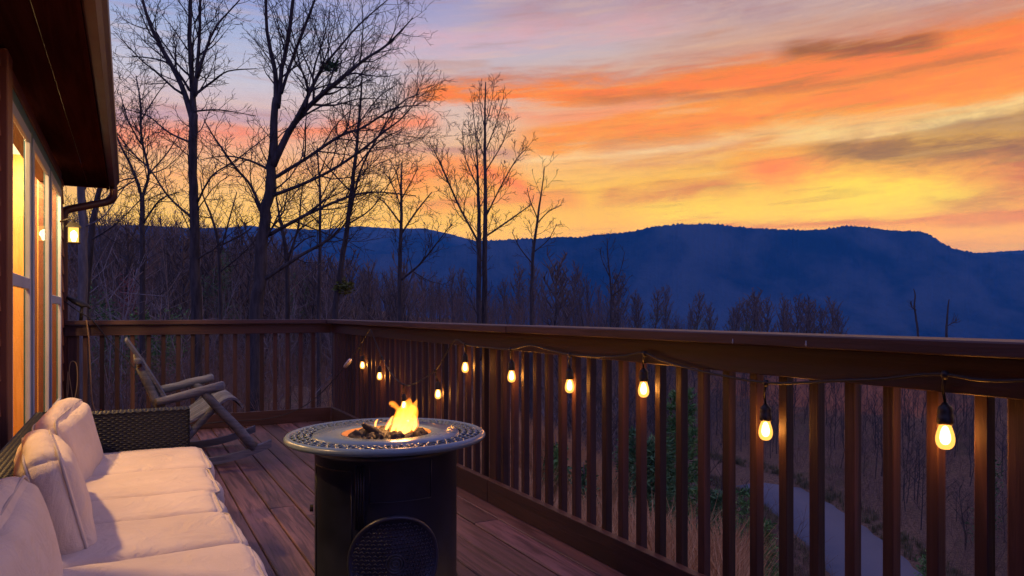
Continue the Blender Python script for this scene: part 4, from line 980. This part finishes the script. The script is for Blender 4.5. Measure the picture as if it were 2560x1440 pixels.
# leaf clumps: mistletoe ball and nests are not guessed at; a single green clump sits in the big tree
def leaves(mb, c, rad, n, size, rng, flat=1.0, narrow=.45):
    for k in range(n):
        d = Vector((rng.gauss(0, 1), rng.gauss(0, 1), rng.gauss(0, 1))).normalized() * (rng.random() ** .45)
        p = Vector(c) + Vector((d.x * rad[0], d.y * rad[1], d.z * rad[2]))
        a = Vector((rng.gauss(0, 1), rng.gauss(0, 1), rng.gauss(0, .7) + .3)).normalized(); b_ = a.orthogonal().normalized()
        b_ = (b_ * math.cos(k) + a.cross(b_) * math.sin(k)); s = size * rng.uniform(.6, 1.3)
        o = len(mb.v); mb.v += [tuple(p), tuple(p + a * s * .5 + b_ * s * narrow * .5), tuple(p + a * s), tuple(p + a * s * .5 - b_ * s * narrow * .5)]; mb.f.append((o, o + 1, o + 2, o + 3))
def m_leaf(name, c0, c1):
    m, t, b = material(name); v, r = objvec(t, (1.7, 1.7, 1.7), rnd=False, world=True); n = t.noise(v, 2.2, 3)
    t.l.new(t.mix(t.sstep(n, .35, .65), c0 + (1,), c1 + (1,)), b.inputs['Base Color']); b.inputs['Roughness'].default_value = .65; b.inputs['Specular IOR Level'].default_value = .25; return m
LEAFG = m_leaf('evergreen_leaf', (.050, .125, .032), (.115, .225, .055)); LEAFD = m_leaf('dark_evergreen_leaf', (.045, .108, .040), (.092, .178, .060)); LEAFY = m_leaf('yellow_green_leaf', (.10, .12, .02), (.16, .16, .03)); LEAFR = m_leaf('red_leaf', (.16, .045, .045), (.22, .07, .06))
def clump(label, u, v, d, w, n, mat, seed, cat='foliage'):
    mb = MB(); c = PD(u, v, d); r_ = w / 2 * d / FPX; leaves(mb, c, (r_, r_, r_ * .7), n, .09, random.Random(seed)); tag(mb.build('mistletoe_clump', mat, None, origin=c), label, cat)
clump('small dark green leafy clump high in the largest bare tree', 826, 166, 12, 42, 160, LEAFD, 3)
clump('yellow green leafy clump beside the foot of the leaning tree', 860, 718, 14, 52, 260, LEAFY, 4)

# ------------------------------------------------------------------ evergreen saplings and shrubs down the bank
def sapling(label, u, v0, v1, w, d, mat, seed, n=900, pine=True):
    rng = random.Random(seed); p = PD(u, v0, d); zb = gz(p.x, p.y); top_ = PD(u, v1, d).z; h = max(.6, top_ - zb); r_ = w / 2 * d / FPX * (1.5 if pine else 1)
    t = thing('evergreen_sapling' if pine else 'evergreen_shrub', label, 'sapling' if pine else 'shrub', (p.x, p.y, zb))
    MB().tube([(p.x, p.y, zb - .1), (p.x + .02, p.y, zb + h * .5), (p.x, p.y + .02, zb + h * .96)], [.035, .022, .006], 6).build('trunk', TWIG, t, True)
    mb = MB()
    if pine:
        lv = int(6 + h * 2.2)
        for i in range(lv):
            s = .12 + .86 * i / lv; z = zb + h * s; L = r_ * (1.12 - s) * 1.15 + .06
            for k in range(6):
                a = k * 1.05 + i * .6 + rng.uniform(-.2, .2); l = L * rng.uniform(.6, 1.15); lift = rng.uniform(.05, .45)
                tip = Vector((p.x + math.cos(a) * l, p.y + math.sin(a) * l, z + l * lift)); mb.tube([(p.x, p.y, z), tip], [.008, .003], 3, cap=False)
                for j in range(max(2, n // (lv * 6 * 6))):
                    f = rng.uniform(.35, 1.05); leaves(mb, Vector((p.x, p.y, z)).lerp(tip, f), (.08, .08, .08), 7, .15, rng, narrow=.20)
    else:
        for i in range(9):
            c_ = Vector((p.x + rng.gauss(0, r_ * .45), p.y + rng.gauss(0, r_ * .45), zb + h * rng.uniform(.3, .85))); leaves(mb, c_, (r_ * .45, r_ * .45, h * .2), n // 9, .10, rng, narrow=.4)
            mb.tube([(p.x, p.y, zb), c_], [.012, .004], 3, cap=False)
    mb.build('foliage', mat, t); return t
sapling('tall dark green pine sapling standing over the dry grass bank', 1705, 1200, 955, 130, 15, LEAFG, 1, 5200)
sapling('bushy pine sapling close below the tallest one', 1640, 1290, 1090, 110, 12.5, LEAFD, 2, 3200)
sapling('narrow dark pine sapling left of the bushy ones on the bank', 1575, 1250, 1060, 70, 15, LEAFD, 3, 2000)
sapling('bright green pine sapling at the road edge', 1862, 1320, 1205, 75, 17, LEAFG, 4, 1800)
sapling('bright green pine sapling lower on the bank beside the road', 1905, 1400, 1285, 85, 14.5, LEAFG, 5, 2200)
sapling('small dark pine sapling beneath the tall one in the dry grass', 1790, 1430, 1215, 80, 13, LEAFD, 6, 2200)
sapling('round glossy evergreen shrub near the railing post', 1390, 1240, 1080, 80, 13, LEAFG, 7, 900, False)
sapling('low yellow green shrub in the dry grass below the pines', 1595, 1370, 1290, 60, 10.5, LEAFY, 8, 500, False)
sapling('dark laurel shrub in the brush between the grass and the railing', 1460, 1260, 1150, 70, 12, LEAFD, 9, 700, False)
sapling('dark evergreen shrub in the brush across the road', 2460, 1250, 1140, 90, 24, LEAFD, 10, 900, False)
sapling('low green shrub on the road verge', 2330, 1420, 1370, 90, 19, LEAFG, 11, 500, False)
sapling('spreading laurel shrub among the trunks below the three way fork', 400, 790, 725, 150, 19, LEAFG, 12, 1500, False)
sapling('dark laurel shrub on the hillside above the end railing', 265, 760, 680, 120, 20, LEAFD, 13, 1400, False)
sapling('small laurel shrub just over the end railing cap', 345, 800, 765, 70, 18, LEAFG, 14, 800, False)
sapling('leafy evergreen crown on the hillside crest between two trunks', 545, 660, 612, 80, 34, LEAFD, 15, 1100, False)
sapling('lower dark evergreen on the crest behind the largest trunk', 745, 690, 652, 60, 36, LEAFD, 16, 900, False)
sapling('red leaved bush on the hillside above the end railing', 335, 720, 675, 60, 26, LEAFR, 17, 700, False)
sapling('small red leaved bush low on the hillside near the bracket', 300, 770, 745, 40, 24, LEAFR, 18, 500, False)
for k, (u, v0, v1, w) in enumerate(((1640, 815, 765, 130), (1760, 822, 785, 120), (1850, 825, 800, 90))):
    sapling(('broad dark cedar where the far tree line steps down', 'dark cedar below the thin far trees', 'low dark cedar at the open end of the far tree line')[k], u, v0 + 40, v1, w, 84, LEAFD, 30 + k, 1500, False)

# ------------------------------------------------------------------ far tree line, individuals on shared meshes
FT = []
for k in range(12):
    rng = random.Random(60 + k); tr = MB(); cr = MB(); P = []; x_ = y_ = 0
    for i in range(7): P.append(Vector((x_, y_, i / 6))); x_ += rng.gauss(0, .012); y_ += rng.gauss(0, .012)
    P[0].z = -.05; rad = [.017 * (1 - .85 * i / 6) for i in range(7)]; tr.tube(P, rad, 5, cap=False)
    D = [(P[min(i + 1, 6)] - P[max(i - 1, 0)]).normalized() for i in range(7)]
    n = 22
    for j in range(n):
        s = .22 + .76 * j / n; i = min(int(s * 6), 5); q = P[i].lerp(P[i + 1], s * 6 - i); a = j * 2.4
        nd = Vector((math.cos(a) * .55, math.sin(a) * .55, .8)).normalized(); l = .34 * (1.1 - .7 * s) * rng.uniform(.7, 1.2)
        b1 = q + nd * l * .5 + Vector((0, 0, .01)); b2 = q + nd * l + Vector((0, 0, l * .2)); cr.tube([q, b1, b2], [.009, .0065, .004], 3, cap=False)
        for m_ in range(8):
            f = rng.uniform(.25, 1); c_ = q.lerp(b2, f); e = Vector((rng.gauss(0, .5), rng.gauss(0, .5), .7)).normalized() * l * rng.uniform(.3, .55); cr.tube([c_, c_ + e], [.0050, .0026], 3, cap=False)
    mt = mesh_np('trunk', np.array(tr.v), tr.f, True); mc = mesh_np('crown', np.array(cr.v), cr.f, True)
    mt.materials.append(BARK); mc.materials.append(TWIG3); FT.append((mt, mc))
rng = random.Random(5)
def far_tree(u, vt, d, label, group, k):
    p = PD(u, 800, d); zb = gz(p.x, p.y); h = PD(u, vt, d).z - zb
    if h < 1.5: return
    t = thing('bare_tree', label, 'tree', (p.x, p.y, zb), group); wd = rng.uniform(.55, 1.25); tl = (rng.gauss(0, .05), rng.gauss(0, .05))
    for nm, me in zip(('trunk', 'crown'), FT[(k * 5) % 12]):
        o = bpy.data.objects.new(nm, me); COL.objects.link(o); o.parent = t; o.scale = (h * wd, h * wd, h); o.rotation_euler = (tl[0], tl[1], k * 1.3)
TL = [(1270, 690), (1300, 670), (1335, 672), (1360, 690), (1390, 664), (1412, 672), (1440, 668), (1462, 672), (1478, 690), (1500, 715), (1540, 705), (1560, 700), (1585, 722), (1605, 725), (1640, 728), (1662, 726), (1720, 748), (1742, 740), (1778, 745), (1820, 748), (1838, 742),
      (1862, 748), (1890, 742), (1905, 748), (1932, 738), (1955, 738), (1972, 742), (1990, 740), (2012, 752), (2034, 748), (2060, 756), (2080, 762), (2098, 766), (1100, 690), (1130, 682), (1160, 690), (920, 660), (945, 668), (1060, 690), (1080, 700)]
for k, (u, vt) in enumerate(TL):
    far_tree(u + rng.uniform(-6, 6), vt + rng.uniform(-8, 26), rng.uniform(70, 112), 'thin bare tree in the far tree line between the deck and the blue ridge', 'bare trees in the far tree line', k)

for k in range(34):
    u = 190 + k * 25 + rng.uniform(-10, 10); far_tree(u, np.interp(u, [160, 500, 850, 1050], [545, 590, 660, 700]) + rng.uniform(-25, 50), rng.uniform(28, 58), 'thin leafless tree standing in the brush on the hillside beyond the end railing', 'leafless trees on the hillside', k)

# ------------------------------------------------------------------ uncountable brush, saplings and grass
def brush_proto(seed, n_stem, h, spread, twig, fat):
    rng = random.Random(seed); mb = MB()
    for i in range(n_stem):
        a = rng.uniform(0, 6.28); p = Vector((math.cos(a), math.sin(a), 0)) * rng.uniform(0, .15); d = Vector((math.cos(a) * spread, math.sin(a) * spread, 1)).normalized(); P = [p]
        for s in range(3):
            d = (d + Vector((rng.gauss(0, .2), rng.gauss(0, .2), .05))).normalized(); P.append(P[-1] + d * h * rng.uniform(.28, .38))
        mb.tube(P, [.010 * fat, .008 * fat, .006 * fat, .003 * fat], 3, cap=False)
        for j in range(twig):
            f = rng.uniform(.25, .98) * 3; q = min(int(f), 2); c_ = P[q].lerp(P[q + 1], f - q); e = (d + Vector((rng.gauss(0, .8), rng.gauss(0, .8), rng.gauss(.1, .4)))).normalized() * h * rng.uniform(.14, .34)
            mb.tube([c_, c_ + e], [.0055 * fat, .002 * fat], 3, cap=False)
    tri = []
    for f in mb.f: tri += [(f[0], f[1], f[2])] + ([(f[0], f[2], f[3])] if len(f) == 4 else [])
    return np.array(mb.v), np.array(tri)
def scatter(name, protos, pts, scales, mat, fat=None):
    V, Fc = [], []; o = 0; rs_ = np.random.RandomState(4)
    for i, (p, s) in enumerate(zip(pts, scales)):
        v, f = protos[i % len(protos)]; a = rs_.uniform(0, 6.28); c_, s_ = math.cos(a), math.sin(a)
        q = np.stack([(v[:, 0] * c_ - v[:, 1] * s_), (v[:, 0] * s_ + v[:, 1] * c_), v[:, 2]], 1) * np.array([s, s, s * rs_.uniform(.8, 1.2)]) + np.array(p)
        V.append(q); Fc.append(f + o); o += len(v)
    V = np.concatenate(V).astype(np.float32); Fc = np.concatenate(Fc).astype(np.int32)
    me = bpy.data.meshes.new(name); me.vertices.add(len(V)); me.vertices.foreach_set('co', V.ravel()); me.loops.add(Fc.size); me.loops.foreach_set('vertex_index', Fc.ravel())
    me.polygons.add(len(Fc)); me.polygons.foreach_set('loop_start', np.arange(0, Fc.size, 3, dtype=np.int32)); me.polygons.foreach_set('loop_total', np.full(len(Fc), 3, dtype=np.int32)); me.update(); me.validate()
    me.materials.append(mat); ob = bpy.data.objects.new(name, me); COL.objects.link(ob); ob['kind'] = 'stuff'; return ob
def spots(n, r0, r1, a0, a1, seed, cond=None, power=1.0):
    rs_ = np.random.RandomState(seed); th = np.radians(rs_.uniform(a0, a1, n)); r_ = r0 + (r1 - r0) * rs_.uniform(0, 1, n) ** power
    x_ = r_ * np.sin(YAW + th); y_ = r_ * np.cos(YAW + th); k = (road_dist(x_, y_) > 2.1) & ~((x_ < 2.6) & (y_ < 7.9))
    if cond is not None: k &= cond(x_, y_)
    x_, y_ = x_[k], y_[k]; return np.stack([x_, y_, ground(x_, y_) - .05], 1)
BP1 = [brush_proto(100 + k, 5, 1.0, .30, 7, .48) for k in range(8)]
BP2 = [brush_proto(140 + k, 2, 1.0, .16, 14, .55) for k in range(8)]
def tree_proto(seed):
    rng = random.Random(seed); mb = MB(); P = [Vector((0, 0, -.03))]
    for i in range(4): P.append(P[-1] + Vector((rng.gauss(0, .02), rng.gauss(0, .02), .25)))
    mb.tube(P, [.011, .009, .007, .004, .0015], 3, cap=False)
    for j in range(12):
        f = (.3 + .68 * j / 12) * 4; i = min(int(f), 3); q = P[i].lerp(P[i + 1], f - i); a = j * 2.4; l = .30 * (1.15 - .16 * f) * rng.uniform(.6, 1.2)
        e = q + Vector((math.cos(a) * .6, math.sin(a) * .6, .75)).normalized() * l; mb.tube([q, e], [.004, .0015], 3, cap=False)
        for m_ in range(3):
            c_ = q.lerp(e, rng.uniform(.3, 1)); mb.tube([c_, c_ + Vector((rng.gauss(0, .5), rng.gauss(0, .5), .7)).normalized() * l * rng.uniform(.35, .65)], [.0026, .0012], 3, cap=False)
    tri = []
    for f in mb.f: tri += [(f[0], f[1], f[2]), (f[0], f[2], f[3])]
    return np.array(mb.v), np.array(tri)
TP = [tree_proto(300 + k) for k in range(8)]
r_ = np.random.RandomState(9)
S = spots(1500, 12, 60, -40, 12, 21, lambda x_, y_: (x_ < 12 + y_ * .25) & ((x_ < 3.4) | (np.hypot(x_, y_) > 27))); lb = scatter('hillside_brush', BP1, S, r_.uniform(.9, 2.2, len(S)), TWIG)
S = spots(700, 16, 70, -40, 15, 22, lambda x_, y_: (x_ < 16 + y_ * .2) & ((x_ < 3.4) | (np.hypot(x_, y_) > 30))); lb2 = scatter('grey_sapling_thicket', BP2, S, r_.uniform(2.0, 4.2, len(S)), TWIG2)
S = spots(2350, 15, 75, 3, 42, 23, lambda x_, y_: x_ > 12.5); lb3 = scatter('roadside_brush', BP1, S, r_.uniform(.5, 1.9, len(S)), TWIG)
S = spots(700, 24, 80, 4, 42, 27, lambda x_, y_: road_dist(x_, y_) > 3.5); lb5 = scatter('young_woods', TP, S, r_.uniform(1.6, 4.2, len(S)) * np.interp(np.degrees(np.arctan2(S[:, 0], S[:, 1]) - YAW), [4, 20, 42], [1.1, .9, .75]), BARK)
S = spots(1350, 42, 105, -40, 20, 24); lb4 = scatter('distant_thicket', TP, S, r_.uniform(3.0, 6.0, len(S)) * np.interp(np.degrees(np.arctan2(S[:, 0], S[:, 1]) - YAW), [-20, 0, 12, 20], [1.0, .85, .7, .45]), TWIG3)
S = spots(900, 36, 95, -40, 8, 28); lb6 = scatter('brown_hillside_saplings', TP, S, r_.uniform(2.5, 5.0, len(S)), TWIG)
for o_, l_ in ((lb, 'tangled purple brown brush covering the hillside'), (lb2, 'grey leafless saplings massed among the trunks'), (lb3, 'low brown brush on both sides of the road'), (lb5, 'slender leafless young trees across the road'), (lb6, 'brown leafless saplings crowding the hillside crest'), (lb4, 'leafless thicket filling the middle distance')): tag(o_, l_, 'brush')
# dry grass on the bank below the railing
def grass_proto(seed, n, h):
    rng = random.Random(seed); V, Fc = [], []
    for i in range(n):
        a = rng.uniform(0, 6.28); b0 = Vector((math.cos(a), math.sin(a), 0)) * rng.uniform(0, .12); w = Vector((-math.sin(a), math.cos(a), 0)) * .006; l = h * rng.uniform(.6, 1.15); ln = rng.uniform(.1, .5)
        d = Vector((math.cos(a) * ln, math.sin(a) * ln, 0)); p1 = b0 + d * l * .35 + Vector((0, 0, l * .6)); p2 = b0 + d * l * 1.1 + Vector((0, 0, l * .95)); o = len(V)
        V += [b0 - w, b0 + w, p1 + w * .8, p1 - w * .8, p2]; Fc += [(o, o + 1, o + 2), (o, o + 2, o + 3), (o + 3, o + 2, o + 4)]
    return np.array([tuple(v) for v in V]), np.array(Fc)
def m_straw():
    m, t, b = material('dry_straw'); v, _ = objvec(t, rnd=False, world=True); n = t.noise(v, .9, 4, .6)
    t.l.new(t.mix(t.sstep(n, .35, .65), (.34, .165, .070, 1), (.56, .33, .155, 1)), b.inputs['Base Color']); b.inputs['Roughness'].default_value = .9; b.inputs['Specular IOR Level'].default_value = .1; return m
GP = [grass_proto(200 + k, 20, 1.0) for k in range(6)]
S = spots(7600, 4, 24, -14, 18, 31, lambda x_, y_: (x_ > 2.6) & (x_ < 15.5) & (np.sin(x_ * .9 + y_ * .5) + np.sin(y_ * .8 - x_ * .4) > -1.1))
tag(scatter('dry_grass', GP, S, r_.uniform(.5, 1.05, len(S)), m_straw()), 'tall dry tan grass covering the bank below the railing', 'grass')
# grassy verge along the road
VG = [grass_proto(220 + k, 16, .28) for k in range(4)]; pts = []
for i, p in enumerate(rp):
    t_ = rp[min(i + 1, len(rp) - 1)] - rp[max(i - 1, 0)]; w = Vector((t_.y, -t_.x, 0)).normalized()
    for k in range(14):
        q = p + t_ * random.uniform(-.5, .5) + w * (random.choice((-1, 1)) * random.uniform(1.55, 2.7)); pts.append((q.x, q.y, gz(q.x, q.y) - .02))
tag(scatter('road_verge_grass', VG, pts, r_.uniform(.7, 1.5, len(pts)), m_leaf('verge_grass', (.07, .075, .03), (.16, .13, .06))), 'short mixed grass along the road edge', 'grass')

# ------------------------------------------------------------------ haze
hm = bpy.data.materials.new('evening_haze'); hm.use_nodes = True; ht = NT(hm.node_tree); ht.n.clear()
pv = ht.node('ShaderNodeVolumePrincipled'); pv.inputs['Color'].default_value = (.045, .36, 1.0, 1); pv.inputs['Density'].default_value = 2.0e-4; pv.inputs['Anisotropy'].default_value = 0
ho = ht.node('ShaderNodeOutputMaterial'); ht.l.new(pv.outputs[0], ho.inputs['Volume'])
hz = MB().box(-9800, 9800, -9800, 9800, -330, 375).build('haze', hm); hz['kind'] = 'stuff'; tag(hz, 'blue evening haze lying over the valley and ridges', 'haze')
